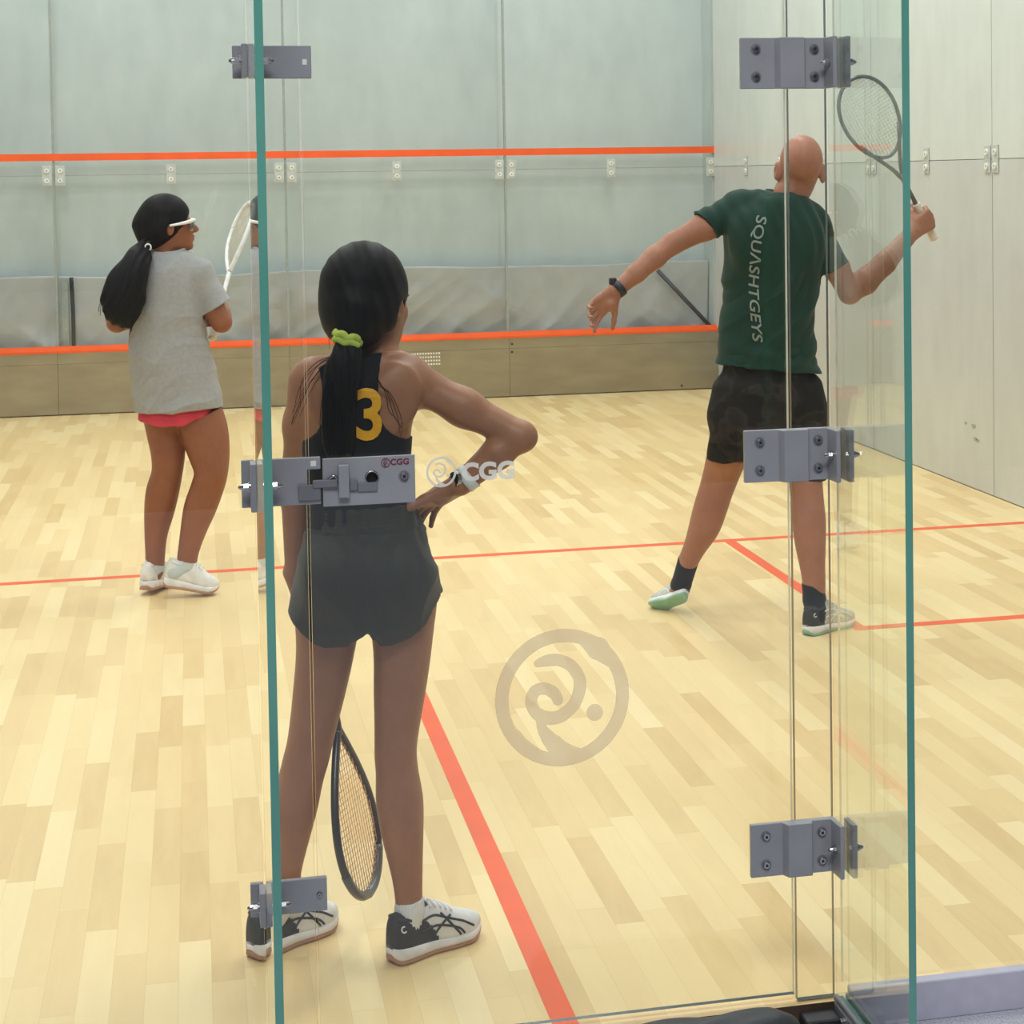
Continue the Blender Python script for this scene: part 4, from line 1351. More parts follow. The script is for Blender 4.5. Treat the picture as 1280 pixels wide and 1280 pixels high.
# ------------------------------------------------------------------ girl with number three
def girl_three():
    Y0 = .42
    base = at(430, 1180, .42); base[2] = 0
    p = empty('person', tuple(base), 'person in black racerback vest numbered three, standing with back turned and one hand on hip', 'person')
    P = lambda x, y, Y=Y0: at(x, y, Y)
    # shorts
    S = Field((-.60, .22, .60), (-.08, .62, 1.0), .0034)
    S.loft(rows(Y0, [(628, 386, 519, .088), (640, 386, 521, .088), (660, 381, 531, .094), (700, 371, 541, .104), (740, 365, 548, .110), (770, 362, 551, .110), (800, 364, 549, .09)], .1), 0)
    S.ell(P(420, 726, .37), (.078, .072, .09), None, .03); S.ell(P(496, 726, .37), (.078, .072, .09), None, .03)
    S.cap(P(411, 745, .42), P(406, 860, .43), .078, .079, .02)
    S.cap(P(508, 745, .42), P(511, 860, .42), .074, .074, .02)
    # gap between the legs
    S.carve(cap_fn(P(459, 808, .16), P(459, 808, .70), .020, .020), P(459, 830, .16)-.03, P(459, 780, .70)+.03, .02)
    S.shell(.0085)
    hx = np.array([at(q, 780, .34)[0] for q in (340, 358, 366, 378, 392, 405, 432, 446, 458, 464, 472, 490, 512, 534, 550, 570)])
    hz = np.array([at(450, q, .34)[2] for q in (758, 764, 776, 792, 804, 809, 808, 797, 788, 799, 810, 810, 803, 786, 765, 750)])
    S.cutfn(lambda X, Y, Z: (np.interp(X.ravel(), hx, hz)[:, None, None]-Z)*.8+0*Y)
    S.plane((0, 0, at(450, 634, .34)[2]), (0, 0, 1))
    zwb = at(450, 668, .34)[2]
    def sf(x, y, z):
        wbm = 1/(1+np.exp(-(z-zwb)/.004))
        ruf = .0016*np.sin(x*210+6*np.sin(y*30))*wbm-.002*np.exp(-((z-zwb)/.004)**2)+.0008*np.sin(z*700)*wbm
        low = (1-wbm)
        ry_ = np.where(y < .42, 1.0, -1.0)
        rd = lambda a: 1-2*np.abs(np.sin(a))**.75
        top = np.clip((z-zwb+.13)/.12, 0, 1)
        fo = (.0030*rd(x*44+1.3*np.sin(z*14)+ry_)*top+.0036*rd(x*19-z*13+1.0*np.sin(z*12+x*8)+ry_*.6)+.0022*rd(x*25+z*20+ry_))*np.clip((z-.70)/.03, .3, 1)
        return ruf+fo*low
    F = Field((-.66, .16, -.02), (.10, .80, 1.53), .0034)
    R = Rz(-math.radians(38))@Rx(-.05)
    hc = P(459, 374, .44)
    # torso
    F.loft(rows(Y0, [(448, 440, 494, .040), (462, 405, 520, .056), (480, 382, 526, .070), (510, 376, 519, .080), (540, 378, 514, .082), (570, 381, 511, .078), (605, 387, 509, .074), (640, 387, 515, .080), (690, 378, 534, .092), (740, 374, 540, .096), (775, 380, 535, .08)], .08), .0)
    # shoulder blades, spine hollow
    F.ell(P(410, 492, .358), (.036, .016, .058), None, .05); F.ell(P(502, 490, .358), (.036, .016, .058), None, .05)
    # legs
    F.ell(P(420, 722, .37), (.075, .065, .085), None, .04); F.ell(P(497, 722, .37), (.075, .065, .085), None, .04)
    def leg(L_, k=.025):
        F.smooth_chain([at(a, b, y) for a, b, y, r in L_], [r for *_, r in L_], k)
    leg([(502, 735, .42, .074), (503, 810, .42, .0575), (499, 870, .418, .0495), (494.5, 935, .415, .0400), (496, 960, .418, .0385), (499.5, 1000, .41, .0450), (503.5, 1045, .405, .0390), (509, 1095, .40, .0285), (512, 1140, .395, .0235)], .012)
    leg([(412, 735, .43, .074), (407, 810, .44, .0575), (398, 870, .445, .0500), (386, 935, .455, .0430), (379, 962, .46, .0415), (369, 1005, .47, .0440), (364.5, 1048, .475, .0330), (361, 1090, .48, .0225), (359, 1130, .48, .0215)], .012)
    h0 = np.array([-.300, .365, 0]); t0 = np.array([-.098, .480, 0])
    h1 = np.array([-.580, .455, 0]); t1 = np.array([-.395, .605, 0])
    foot_in(F, h0, t0, (0, 0, 1)); foot_in(F, h1, t1, (0, 0, 1))
    F.clip_under(S, .004)
    # neck and head
    F.cap(P(473, 448, .425), P(470, 400, .44), .040, .037, .03)
    add_head(F, hc, R, 1.0)
    # right arm, hand on the hip
    sh = P(512, 474, .42); el = P(648, 545, .36); wr_ = P(574, 606, .375)
    F.cap(P(480, 458, .42), P(508, 466, .42), .030, .036, .03)
    F.chain([sh, sh+(el-sh)*.5, el], [.041, .0355, .032], .03)
    F.ell(el+np.array([.008, -.006, -.002]), (.030, .028, .028), None, .02)
    F.chain([el, el+(wr_-el)*.35, wr_], [.030, .0335, .0225], .010)
    add_hand(F, wr_, (-.56, .68, -.48), (-.85, -.50, .1), True, 1.0, ((10, 16, 10), (12, 18, 12), (14, 20, 12), (16, 22, 14)), (-8, 6), .5)
    # left arm
    sh2 = P(384, 476, .43); el2 = P(370, 585, .47); wr2 = P(369, 712, .515)
    F.cap(P(430, 458, .42), P(398, 466, .42), .030, .034, .03)
    F.chain([sh2, sh2+(el2-sh2)*.5, el2], [.039, .033, .0295], .03)
    F.chain([el2, el2+(wr2-el2)*.3, wr2], [.0275, .0305, .0215], .010)
    tip = at(461, 1117, .47); th = at(421, 905, .50); ax = unit(tip-th); butt = tip-ax*.685
    gc = butt+ax*.085
    f3 = unit(np.array([.25, .80, -.30]))
    add_hand(F, wr2, gc-wr2, -ax, False, .9, ((62, 80, 50),)*4, (10, 20), 1)
    body, bV, bF = build_field('body', F, M['skin3'], p, 2)

    # vest
    G = Field((-.56, .24, .80), (-.10, .60, 1.32), .0034)
    G.loft(rows(Y0, [(440, 436, 496, .046), (458, 404, 520, .062), (480, 380, 527, .076), (510, 374, 519, .0855), (540, 376, 516, .0875), (570, 378, 514, .0835), (605, 383, 513, .080), (640, 383, 520, .086), (655, 382, 524, .086)], .085), .0)
    G.ell(P(410, 492, .358), (.039, .020, .061), None, .05); G.ell(P(502, 490, .358), (.039, .020, .061), None, .05)
    lx = lambda px: at(px, 500, .34)[0]
    lz = lambda py: at(440, py, .34)[2]
    ys = [425, 441, 455, 475, 500, 525, 540, 548, 556, 562, 660]
    xl = [396, 396, 399, 402, 404, 402, 396, 388, 376, 340, 340]
    ysr = [425, 436, 448, 470, 500, 520, 535, 543, 546, 540, 528]
    xr_ = [486, 484, 478, 474, 474, 477, 484, 494, 505, 512, 530]
    def vest_mask(X, Y, Z, D):
        z = Z.ravel()
        zs = np.array([lz(q) for q in ys])[::-1]; a = np.array([lx(q) for q in xl])[::-1]
        left = np.interp(z, zs, a)[None, None, :]
        zs2 = np.array([lz(q) for q in (425, 441, 455, 475, 500, 525, 538, 546, 553, 560, 660)])[::-1]
        b = np.array([lx(q) for q in (486, 483, 478, 474, 473, 475, 482, 491, 503, 560, 560)])[::-1]
        right = np.interp(z, zs2, b)[None, None, :]
        D = np.maximum(D, np.maximum(left-X, X-right)*.8)
        # neckline scoop between the straps
        cx0 = lx(439)
        zt = lz(449)+np.minimum(.06, np.abs(X-cx0)**2*12)
        return np.maximum(D, (Z-zt)*.7+0*Y)
    G.post(vest_mask)
    tank, tV, tF = build_field('vest', G, M['tank'], p, 2)
    bt = bvh_of(tV, tF)
    V, Fc = text_mesh('3', .5, .022)
    mn, mx = V.min(0), V.max(0)
    Q = []
    for q in V:
        u, vv = (q[0]-mn[0])/(mx[0]-mn[0]), (q[1]-mn[1])/(mx[1]-mn[1])
        px, py = 445.5+u*32, 551-vv*66
        h = on_surface(bt, px, py, .0035 if q[2] > 0 else .0012)
        Q.append(h if h is not None else at(px, py, .33))
    o = obj('number', Q, Fc, M['yellow'], tank, smooth=False); o['label'] = 'yellow numeral'

    so, sV, sF = build_field('shorts', S, M['shorts3'], p, 2, sf)
    bs = bvh_of(sV, sF)
    P1 = [on_surface(bs, x, y, .0005) for x, y in ((513, 641), (514, 655), (516, 668))]

    # hair
    H, L = hair_shell(hc, R, 1.0, (.086, .106, .100))
    H.ell(P(441, 398, .37), (.045, .04, .05), None, .04)
    H.chain([P(445, 392, .36), P(437, 420, .335)], [.042, .020], .03)
    def hd(x, y, z): return .0006*np.sin(x*230+z*40+2*np.sin(z*22))
    ho, hV, hF = build_field('hair', H, M['hair'], p, 2, hd)
    T = Field((-.46, .22, .98), (-.24, .40, 1.34), .003)
    tail = [(435, 424, .326, .017), (434, 440, .317, .025), (429, 462, .308, .034), (424, 490, .304, .033), (422, 530, .304, .030), (423, 562, .308, .025), (428, 592, .315, .010)]
    def flat_chain(Fd, Ls, fy, k):
        C_ = catmull([np.append(at(a, b, y), r) for a, b, y, r in Ls], 5)
        for q in C_:
            Fd.ell(q[:3], (q[3], q[3]*fy, max(q[3]*.8, .02)), None, k)
    flat_chain(T, tail, .42, .01)
    to, tV2, tF2 = build_field('ponytail', T, M['hair'], p, 2, lambda x, y, z: .0010*np.sin(x*330+2*np.sin(z*24)))
    cs = []
    for k in range(16):
        x0 = rng.uniform(404, 440)
        cs.append([at(434+(x0-426)*.5, 440, .305), at(x0, 490, .285), at(x0+rng.uniform(-6, 6), 545, .285), at(429+(x0-426)*.7+rng.uniform(-5, 5), 578+rng.uniform(0, 16), .30)])
    for k in range(7):
        a = rng.uniform(380, 400)
        cs.append([at(432, 440, .32), at(a+14, 452+k, .33), at(a-4-k, 476+2*k, .345), at(368+rng.uniform(-6, 8), 512+rng.uniform(-8, 22), .36)])
    for k in range(4):
        cs.append([at(470, 470+4*k, .315), at(482+2*k, 492, .325), at(487+5*k, 515+3*k, .335), at(500+rng.uniform(-6, 10), 530+6*k, .345)])
    cs.append([at(412, 405, .38), at(411, 420, .37), at(412, 437, .37)])
    strand_set(p, M['hair'], cs, .0009)
    mb = MB()
    c0 = at(434, 424, .327)
    for j, (dz_, rr) in enumerate(((.006, .018), (-.005, .019))):
        Pn = [c0+np.array([(rr+.003*math.sin(t*7+j))*1.15*math.cos(t), rr*math.sin(t), dz_-.006*math.cos(t)+.003*math.sin(5*t+2*j)]) for t in np.linspace(0, 2*PI, 40, endpoint=False)]
        mb.tube(Pn, .0075, 10, closed=True)
    o = mb.build('hair_tie', M['lime'], p, smooth=True); o['label'] = 'lime green scrunchie'

    # watch
    d = unit(wr_-el)
    c = wr_-d*.022
    A = unit(np.cross(d, [0, 1, 0])); B = np.cross(A, d)
    n_ = 26
    V = []; Fq = []
    for i in range(n_):
        t = 2*PI*i/n_
        dr = math.cos(t)*A+math.sin(t)*B
        for (e, r) in ((-.011, .0262), (.011, .0252), (.011, .0285), (-.011, .0292)):
            V.append(c+d*e+dr*r)
    for i in range(n_):
        j = (i+1) % n_
        for q in range(4):
            Fq.append((i*4+q, j*4+q, j*4+(q+1) % 4, i*4+(q+1) % 4))
    wo = obj('watch_band', V, Fq, M['white'], p); wo['label'] = 'white watch band'
    cc = at(558, 600, .345)
    m = MB(); nn = unit(cc-c); cc = c+nn*.0275
    m.cyl(cc-nn*.001, cc+nn*.009, .0155, 20)
    m.build('watch_case', M['steel'], wo)

    # socks and shoes
    K = Field((-.62, .2, 0), (-.1, .75, .26), .003)
    K.chain([at(512, 1118, .397), at(512, 1140, .395), h0+(t0-h0)*.22+np.array([0, 0, .06])], [.0300, .0290, .0260], .01)
    K.plane(at(512, 1123, .397), (-.1, 0, 1))
    build_field('sock', K, M['sockw'], p, 2, lambda x, y, z: .0009*np.sin(np.arctan2(y-.395, x+.256)*26))
    K = Field((-.72, .3, 0), (-.3, .75, .26), .003)
    K.chain([at(360, 1092, .48), at(359, 1120, .48), h1+(t1-h1)*.22+np.array([0, 0, .06])], [.0285, .0280, .0260], .01)
    K.plane(at(360, 1098, .48), (-.1, 0, 1))
    build_field('sock', K, M['sockw'], p, 2)
    mats = dict(upper='shoew', heelmat='shoeb', out='gum', lace='shoew', stripe='shoeb', heel=lambda h: .47-.24*h+.17*(h > .93))
    make_shoe(p, h0, t0, (0, 0, 1), mats, 1, 1.12, hi=1.12)
    make_shoe(p, h1, t1, (0, 0, 1), mats, 1, 1.12, hi=1.12)
    make_racket('squash_racket', butt, tip, (.46, .88, 0), ('racb', 'racb', 'stringo', 'racg'), 'black squash racket with orange strings hanging head down behind bare legs', wid=.100, strr=.0009, headr=.0085)
girl_three()
# ------------------------------------------------------------------ girl in the grey T-shirt
def girl_grey():
    Y0 = 3.9
    base = at(220, 742, Y0); base[2] = 0
    p = empty('person', tuple(base), 'person in grey T-shirt and coral shorts with a long black ponytail, facing right', 'person')
    P = lambda x, y, Y=Y0: at(x, y, Y)
    # T-shirt
    G = Field((-1.12, 3.55, .62), (-.36, 4.25, 1.44), .004)
    G.loft(rows(Y0, [(312, 189, 230, .060), (322, 180, 244, .085), (340, 170, 250, .112), (370, 164, 254, .122), (400, 162, 258, .126), (430, 160, 262, .130), (460, 161, 270, .136), (490, 165, 277, .142), (540, 170, 284, .146)], .12), .0)
    G.chain([P(238, 333, 3.89), P(249, 342, 3.88), P(276, 390, 3.86), P(281, 398, 3.86)], [.046, .054, .054, .054], .03)
    G.chain([P(188, 333, 3.9), P(178, 342, 3.9), P(150, 390, 3.88), P(146, 400, 3.88)], [.046, .054, .054, .054], .03)
    G.ell(P(222, 400, 4.02), (.10, .06, .14), None, .05)
    G.shell(.010)
    G.cut_sleeve(P(273.5, 383, 3.86), (.50, -.05, -.86), P(258, 358, 3.87), P(281, 398, 3.86), .054, 0, 0)
    G.cut_sleeve(P(158, 382, 3.88), (-.50, -.05, -.86), P(168, 358, 3.89), P(146, 400, 3.88), .054, 0, 0)
    a = P(173, 519, 3.8); b = P(277, 511, 3.8)
    G.plane((a+b)/2, np.cross(unit(b-a), (0, 1, 0))*(1 if np.cross(unit(b-a), (0, 1, 0))[2] < 0 else -1))
    G.carve(cap_fn(P(209, 305, 3.9), P(208, 318, 3.9), .062, .056), P(209, 340, 3.9)-.09, P(209, 290, 3.9)+.09, .008)
    # shorts
    S = Field((-1.0, 3.65, .55), (-.45, 4.15, .92), .004)
    S.loft(rows(Y0, [(470, 182, 256, .10), (500, 176, 266, .12), (540, 174, 276, .13)], .12), 0)
    S.cap(P(203, 520, 3.93), P(204, 570, 3.93), .088, .088, .02); S.cap(P(244, 520, 3.9), P(250, 560, 3.89), .086, .094, .02)
    S.shell(.0095)
    hx = np.array([at(q, 520, 3.8)[0] for q in (160, 177, 195, 222, 250, 280, 300)]); hz = np.array([at(220, q, 3.8)[2] for q in (525, 529, 532, 533, 525, 512, 508)])
    S.cutfn(lambda X, Y, Z: (np.interp(X.ravel(), hx, hz)[:, None, None]-Z)*.85+0*Y)
    F = Field((-1.10, 3.55, -.02), (-.40, 4.45, 1.63), .004)
    R = Rz(-math.radians(82))@Rx(.03)
    hc = P(210, 279, 3.90)
    F.loft(rows(Y0, [(318, 192, 228, .05), (330, 182, 243, .075), (350, 172, 250, .095), (400, 168, 254, .10), (450, 168, 258, .105), (500, 176, 268, .11), (525, 180, 270, .10)], .1), .0)
    el = P(277, 403, 3.86); wr_ = P(278, 385, 4.06)
    F.chain([P(240, 338, 3.88), P(262, 375, 3.86), el], [.048, .043, .041], .03)
    el2 = P(146, 403, 3.88); wr2 = P(172, 398, 4.08)
    F.chain([P(184, 338, 3.9), P(164, 372, 3.89), el2], [.046, .042, .040], .03)
    # legs
    def leg(L_):
        F.smooth_chain([at(a, b, y) for a, b, y, r in L_], [r for *_, r in L_], .012)
    leg([(242, 503, 3.9, .092), (254, 535, 3.89, .090), (261, 565, 3.87, .077), (264, 590, 3.85, .060), (259, 610, 3.86, .0595), (250, 635, 3.87, .0590), (242, 662, 3.87, .047), (235, 692, 3.87, .0365), (233, 712, 3.87, .036)])
    leg([(207, 505, 3.93, .095), (207, 540, 3.93, .070), (210, 565, 3.92, .062), (209, 590, 3.92, .056), (203, 615, 3.94, .0600), (199, 640, 3.95, .054), (195, 668, 3.96, .041), (194, 695, 3.96, .0345), (193, 715, 3.96, .034)])
    ha = at(203, 733, 3.85); ha[2] = max(ha[2], .042); ta = at(272, 748, 3.86); ta[2] = 0
    hb = at(181, 741, 3.90); hb[2] = .022; tb = hb+np.array([.105, .225, -.022])
    foot_in(F, ha, ta, (-.1, 0, 1)); foot_in(F, hb, tb, (0, 0, 1))
    F.clip_under(S, .005); F.clip_under(G, .006)
    F.cap(P(207, 335, 3.9), P(205, 295, 3.9), .048, .047, .02)
    add_head(F, hc, R, .97)
    F.chain([el, el+(wr_-el)*.4, wr_], [.041, .038, .026], .004)
    tip = at(308, 257, 4.42); butt = at(270, 404, 4.05); ax = unit(tip-butt); butt = tip-ax*.685
    gc = butt+ax*.09
    add_hand(F, wr_, gc-wr_+np.array([0, .02, 0]), ax, True, .85, ((60, 75, 45),)*4, (10, 20), 1)
    F.chain([el2, el2+(wr2-el2)*.4, wr2], [.040, .037, .026], .004)
    add_hand(F, wr2, (.8, .55, .15), (0, 0, 1), False, .85, ((40, 50, 30),)*4, (5, 15), 2)
    build_field('body', F, M['skin1'], p, 2)

    def tf(x, y, z):
        lowm = np.clip((1.25-z)/.3, 0, 1)
        env = .3+.7*np.sin(x*7+z*9)**2
        arc = np.sqrt((x+.40)**2+(z-.45)**2*1.3)
        r1 = 1-2*np.abs(np.sin(arc*28+.8*np.sin(x*19)))**.7
        r2 = 1-2*np.abs(np.sin(z*17+x*9+1.1*np.sin(x*13)))**.7
        return env*lowm*(.0040*r1+.0045*r2)+.0020*np.sin(z*22-x*55+y*30+np.sin(z*14))*(1-lowm)
    go, gV, gF = build_field('t_shirt', G, M['tee1'], p, 2, tf)
    mb = MB()
    mb.tube([P(209, 313.5, 3.9)+np.array([.066*math.cos(t), .062*math.sin(t), .010*math.sin(t)+.008*math.cos(t)]) for t in np.linspace(0, 2*PI, 36, endpoint=False)], .0075, 8, closed=True)
    mb.build('collar', M['tee1'], go, smooth=True)

    build_field('shorts', S, M['shorts1'], p, 2, lambda x, y, z: .003*np.sin(x*70+z*20))

    # hair, ponytail
    H, L = hair_shell(hc, R, .97, (.084, .105, .100), hole=(.075, .074, .088), holec=(0, .110, -.046))
    H.chain([L(0, -.09, -.01), P(181, 304, 3.86)], [.05, .022], .04)
    build_field('hair', H, M['hair'], p, 3)
    T = Field((-1.12, 3.60, 1.0), (-.72, 4.0, 1.45), .004)
    tl = catmull([np.append(at(a, b, y), r) for a, b, y, r in [(181, 306, 3.84, .018), (175, 318, 3.80, .040), (166, 335, 3.77, .062), (158, 355, 3.755, .074), (153, 375, 3.75, .078), (153, 390, 3.755, .062), (156, 401, 3.765, .030)]], 5)
    for q in tl:
        T.ell(q[:3], (q[3], q[3]*.6, max(.03, q[3]*.75)), None, .012)
    build_field('ponytail', T, M['hair'], p, 2, lambda x, y, z: .0025*np.sin((x-z*.45)*190+1.5*np.sin(z*30))+.003*np.sin(x*60-z*25+y*40))
    cs = []
    for k in range(46):
        e = rng.uniform(-1, 1)
        cs.append([at(178+e*4, 316, 3.78), at(164+e*18, 345+rng.uniform(-4, 4), 3.71+.05*abs(e)), at(151+e*25, 375+rng.uniform(-4, 4), 3.70+.05*abs(e)), at(150+e*24+rng.uniform(-4, 4), 396+7*(1-e*e)-5*abs(e)+rng.uniform(-6, 6), 3.73)])
    strand_set(p, M['hair'], cs, .0022)
    c0 = P(180, 306, 3.84)
    MB().tube([c0+np.array([.021*math.cos(t), .021*math.sin(t), .010*math.cos(t)]) for t in np.linspace(0, 2*PI, 24, endpoint=False)], .007, 8, closed=True).build('hair_tie', M['black'], p, smooth=True)
    MB().tube([P(185, 309, 3.80)+np.array([.011*math.cos(t), 0, .012*math.sin(t)]) for t in np.linspace(0, 2*PI, 16, endpoint=False)], .003, 8, closed=True).build('hair_clip', M['white'], p, smooth=True)

    # goggles
    Lh = lambda *q: hc+R@(np.array(q)*.97)
    arc = [(-.084, -.005, -.008), (-.082, .035, -.003), (-.074, .074, .004), (-.050, .095, .009), (0, .105, .008), (.050, .095, .009), (.074, .074, .004), (.082, .035, -.003), (.084, -.005, -.008)]
    A = catmull([Lh(*q) for q in arc], 5)
    rad = np.interp(np.linspace(0, 1, len(A)), [0, .18, .3, .5, .7, .82, 1], [.0045, .0065, .008, .0045, .008, .0065, .0045])
    g = MB().tube(A, rad, 10).build('goggles', M['white'], p, smooth=True); g['label'] = 'white framed goggles'
    V = []; Fq = []
    for i, q in enumerate(catmull([(-.071, .075, 0), (-.050, .093, 0), (0, .102, 0), (.050, .093, 0), (.071, .075, 0)], 6)):
        for z, k in ((.008, 1.02), (-.016, 1.01), (-.034, .97)):
            V.append(Lh(q[0]*k, q[1]*k, z))
    nn = len(V)//3
    for i in range(nn-1):
        for j in (0, 1):
            Fq.append((i*3+j, i*3+j+1, i*3+3+j+1, i*3+3+j))
    lo = obj('lens', V, Fq, M['lens'], g)
    lo.modifiers.new('t', 'SOLIDIFY').thickness = .0015
    for q in (-1, 1):
        c = Lh(.031*q, .080, -.008)
        V = []; Fq = []
        for i in range(9):
            for j in range(14):
                a_, b_ = PI*i/8, 2*PI*j/14
                V.append(c+.0115*np.array([math.sin(a_)*math.cos(b_), math.sin(a_)*math.sin(b_), math.cos(a_)]))
        for i in range(8):
            for j in range(14):
                Fq.append((i*14+j, (i+1)*14+j, (i+1)*14+(j+1) % 14, i*14+(j+1) % 14))
        obj('eye', V, Fq, M['eye'], p)

    for pts_, cut in (([(235, 690, 3.87, .040), (233, 708, 3.87, .039), (*(ha+(ta-ha)*.22+np.array([0, 0, .06])), .034)], (236, 692, 3.87)), ([(194, 692, 3.96, .038), (193, 710, 3.96, .037), (*(hb+(tb-hb)*.22+np.array([0, 0, .06])), .034)], (194, 695, 3.96))):
        c = at(*pts_[1][:3])
        K = Field(c-.16, c+.16, .0032)
        K.chain([at(*q[:3]) for q in pts_[:-1]]+[np.array(pts_[-1][:3])], [q[3] for q in pts_], .01)
        K.plane(at(*cut), (-.12, 0, 1))
        build_field('sock', K, M['sockg'], p, 2)
    mats = dict(upper='shoew', heelmat='shoew', out='gum', lace='shoew', stripe=None, heel=lambda h: .2)
    make_shoe(p, ha, ta, (-.1, 0, 1), mats, 1, 1.15, hi=1.25)
    make_shoe(p, hb, tb, (0, 0, 1), mats, 1, 1.15, hi=1.2)
    make_racket('squash_racket', butt, tip, (.26, -.96, 0), ('racw', 'grip', 'string', 'racw'), 'white squash racket held upright beside the left glass fin', wid=.100, strr=.0011, headr=.0095)
girl_grey()

# ------------------------------------------------------------------ bald man
def man():
    Y0 = 2.85
    base = np.array([1.25, 2.85, 0])
    p = empty('person', tuple(base), 'bald person in dark green T-shirt and black shorts swinging a racket', 'person')
    P = lambda x, y, Y=Y0: at(x, y, Y)
    # T-shirt
    G = Field((.86, 2.58, .80), (1.78, 3.12, 1.64), .0042)
    G.loft(rows(Y0, [(240, 952, 1000, .075), (250, 930, 1012, .100), (268, 913, 1025, .118), (292, 906, 1029, .130), (325, 905, 1026, .136), (360, 904, 1023, .132), (395, 901, 1018, .126), (425, 898, 1017, .124), (445, 896, 1019, .126), (475, 892, 1027, .132), (500, 890, 1030, .135)], .12), .0)
    G.chain([P(945, 258, 2.85), P(925, 262, 2.85), P(880, 282, 2.84), P(862, 290, 2.84)], [.060, .066, .0525, .0525], .03)
    G.chain([P(1003, 272, 2.85), P(1016, 282, 2.85), P(1043, 338, 2.83), P(1050, 350, 2.83)], [.060, .064, .0535, .0535], .03)
    G.ell(P(935, 300, 2.77), (.07, .05, .10), None, .05); G.ell(P(1004, 305, 2.77), (.065, .05, .10), None, .05)
    G.shell(.0105)
    G.cut_sleeve(P(881, 280, 2.84), (-.76, 0, -.65), P(900, 272, 2.84), P(862, 290, 2.84), .0525, 0, 0)
    G.cut_sleeve(P(1041, 336, 2.83), (.46, 0, -.89), P(1034, 315, 2.83), P(1050, 350, 2.83), .0535, 0, 0)
    a = P(893, 457, 2.75); b = P(1026, 469, 2.75)
    nrm = np.cross(unit(b-a), (0, 1, 0)); nrm = nrm if nrm[2] < 0 else -nrm
    G.plane((a+b)/2, nrm)
    G.carve(cap_fn(P(986, 236, 2.85), P(982, 250, 2.85), .070, .062), P(986, 275, 2.85)-.1, P(986, 215, 2.85)+.1, .008)
    # shorts
    S = Field((.98, 2.55, .50), (1.72, 3.15, 1.0), .0042)
    S.loft(rows(Y0, [(445, 906, 1008, .104), (462, 903, 1012, .108), (482, 892, 1025, .126), (520, 888, 1031, .136), (550, 890, 1030, .12)], .12), 0)
    S.chain([P(921, 505, 2.87), P(911, 560, 2.90), P(903, 640, 2.95)], [.092, .072, .066], .03)
    S.chain([P(997, 505, 2.84), P(1006, 560, 2.82), P(1010, 650, 2.79)], [.092, .074, .066], .03)
    S.shell(.0105)
    lo = np.array([P(860, 700)[0], 2.4, .3]); xm = P(957, 560)[0]
    S.plane(P(908, 577.5, 2.85), (-.05, 0, -1), (0, 2.4, .3), (xm, 3.3, .9))
    S.plane(P(1008, 602, 2.75), (.0, 0, -1), (xm-.02, 2.4, .3), (2, 3.3, .9))
    F = Field((.60, 2.45, -.02), (2.12, 3.30, 1.80), .0042)
    R = Rz(-math.radians(8))@Ry(math.radians(4))@Rx(-.10)
    hc = P(1000.5, 209, 2.84)
    F.loft(rows(Y0, [(248, 950, 1000, .07), (265, 922, 1016, .095), (290, 912, 1022, .11), (330, 911, 1020, .12), (390, 908, 1013, .11), (430, 905, 1012, .108), (470, 902, 1018, .115), (520, 900, 1020, .12), (545, 905, 1015, .1)], .1), .0)
    sh = P(925, 264, 2.85); el = P(840, 305, 2.83); wr_ = P(768, 365, 2.80)
    F.chain([sh, P(882, 283, 2.84), el], [.054, .0455, .0395], .03)
    sh2 = P(1016, 280, 2.85); el2 = P(1062, 366, 2.80); wr2 = P(1133, 303, 2.86)
    butt = at(1168, 299, 2.93); tip = at(1058, 89, 2.86)
    ax = unit(tip-butt); tip = butt+ax*.685
    gc = butt+ax*.085
    f = np.array([.87, .18, .46]); f = unit(f-ax*(f@ax)); nb = np.cross(f, ax)
    wr2 = gc-f*.078+nb*.025
    F.chain([sh2, P(1042, 328, 2.83), el2], [.056, .047, .041], .03)
    # legs
    def leg(L_):
        F.smooth_chain([at(a, b, y) for a, b, y, r in L_], [r for *_, r in L_], .012)
    leg([(928, 490, 2.86, .098), (914, 550, 2.90, .080), (904, 585, 2.94, .064), (897, 607, 2.96, .0585), (888, 635, 2.98, .0575), (880, 660, 3.0, .0525), (868, 685, 3.04, .038), (859, 705, 3.07, .033), (850, 735, 3.09, .032)])
    leg([(992, 490, 2.84, .098), (1003, 550, 2.82, .078), (1007, 600, 2.80, .0575), (1009, 625, 2.79, .0545), (1011, 650, 2.77, .0565), (1013, 680, 2.75, .0510), (1016, 712, 2.73, .0400), (1018, 735, 2.72, .0355), (1018, 768, 2.71, .034)])
    h0 = np.array([1.405, 2.635, 0]); t0 = np.array([1.625, 2.765, 0])
    h1 = at(856, 747, 3.03); t1 = at(811, 763, 3.18); up1 = (.40, .49, .55)
    foot_in(F, h0, t0, (0, 0, 1)); foot_in(F, h1, t1, up1)
    F.clip_under(S, .006); F.clip_under(G, .008)
    F.chain([P(974, 275, 2.85), P(988, 242, 2.85), P(997, 222, 2.845)], [.058, .056, .055], .02)
    add_head(F, hc, R, 1.04, 1.14)
    F.chain([el, P(818, 322, 2.82), P(795, 342, 2.81), wr_], [.036, .0388, .033, .0255], .014)
    add_hand(F, wr_, (-.74, .05, -.67), (.66, .10, -.74), False, .98, ((22, 28, 18), (32, 34, 22), (38, 40, 25), (42, 42, 28)), (-14, 6), 6)
    F.chain([el2, P(1081, 352, 2.81), P(1106, 329, 2.83), wr2], [.038, .0460, .0400, .0285], .014)
    add_hand(F, wr2, f, ax, True, 1.02, ((58, 82, 55), (62, 84, 55), (66, 86, 55), (70, 86, 55)), (12, 22), 1)
    build_field('body', F, M['skinm'], p, 2)

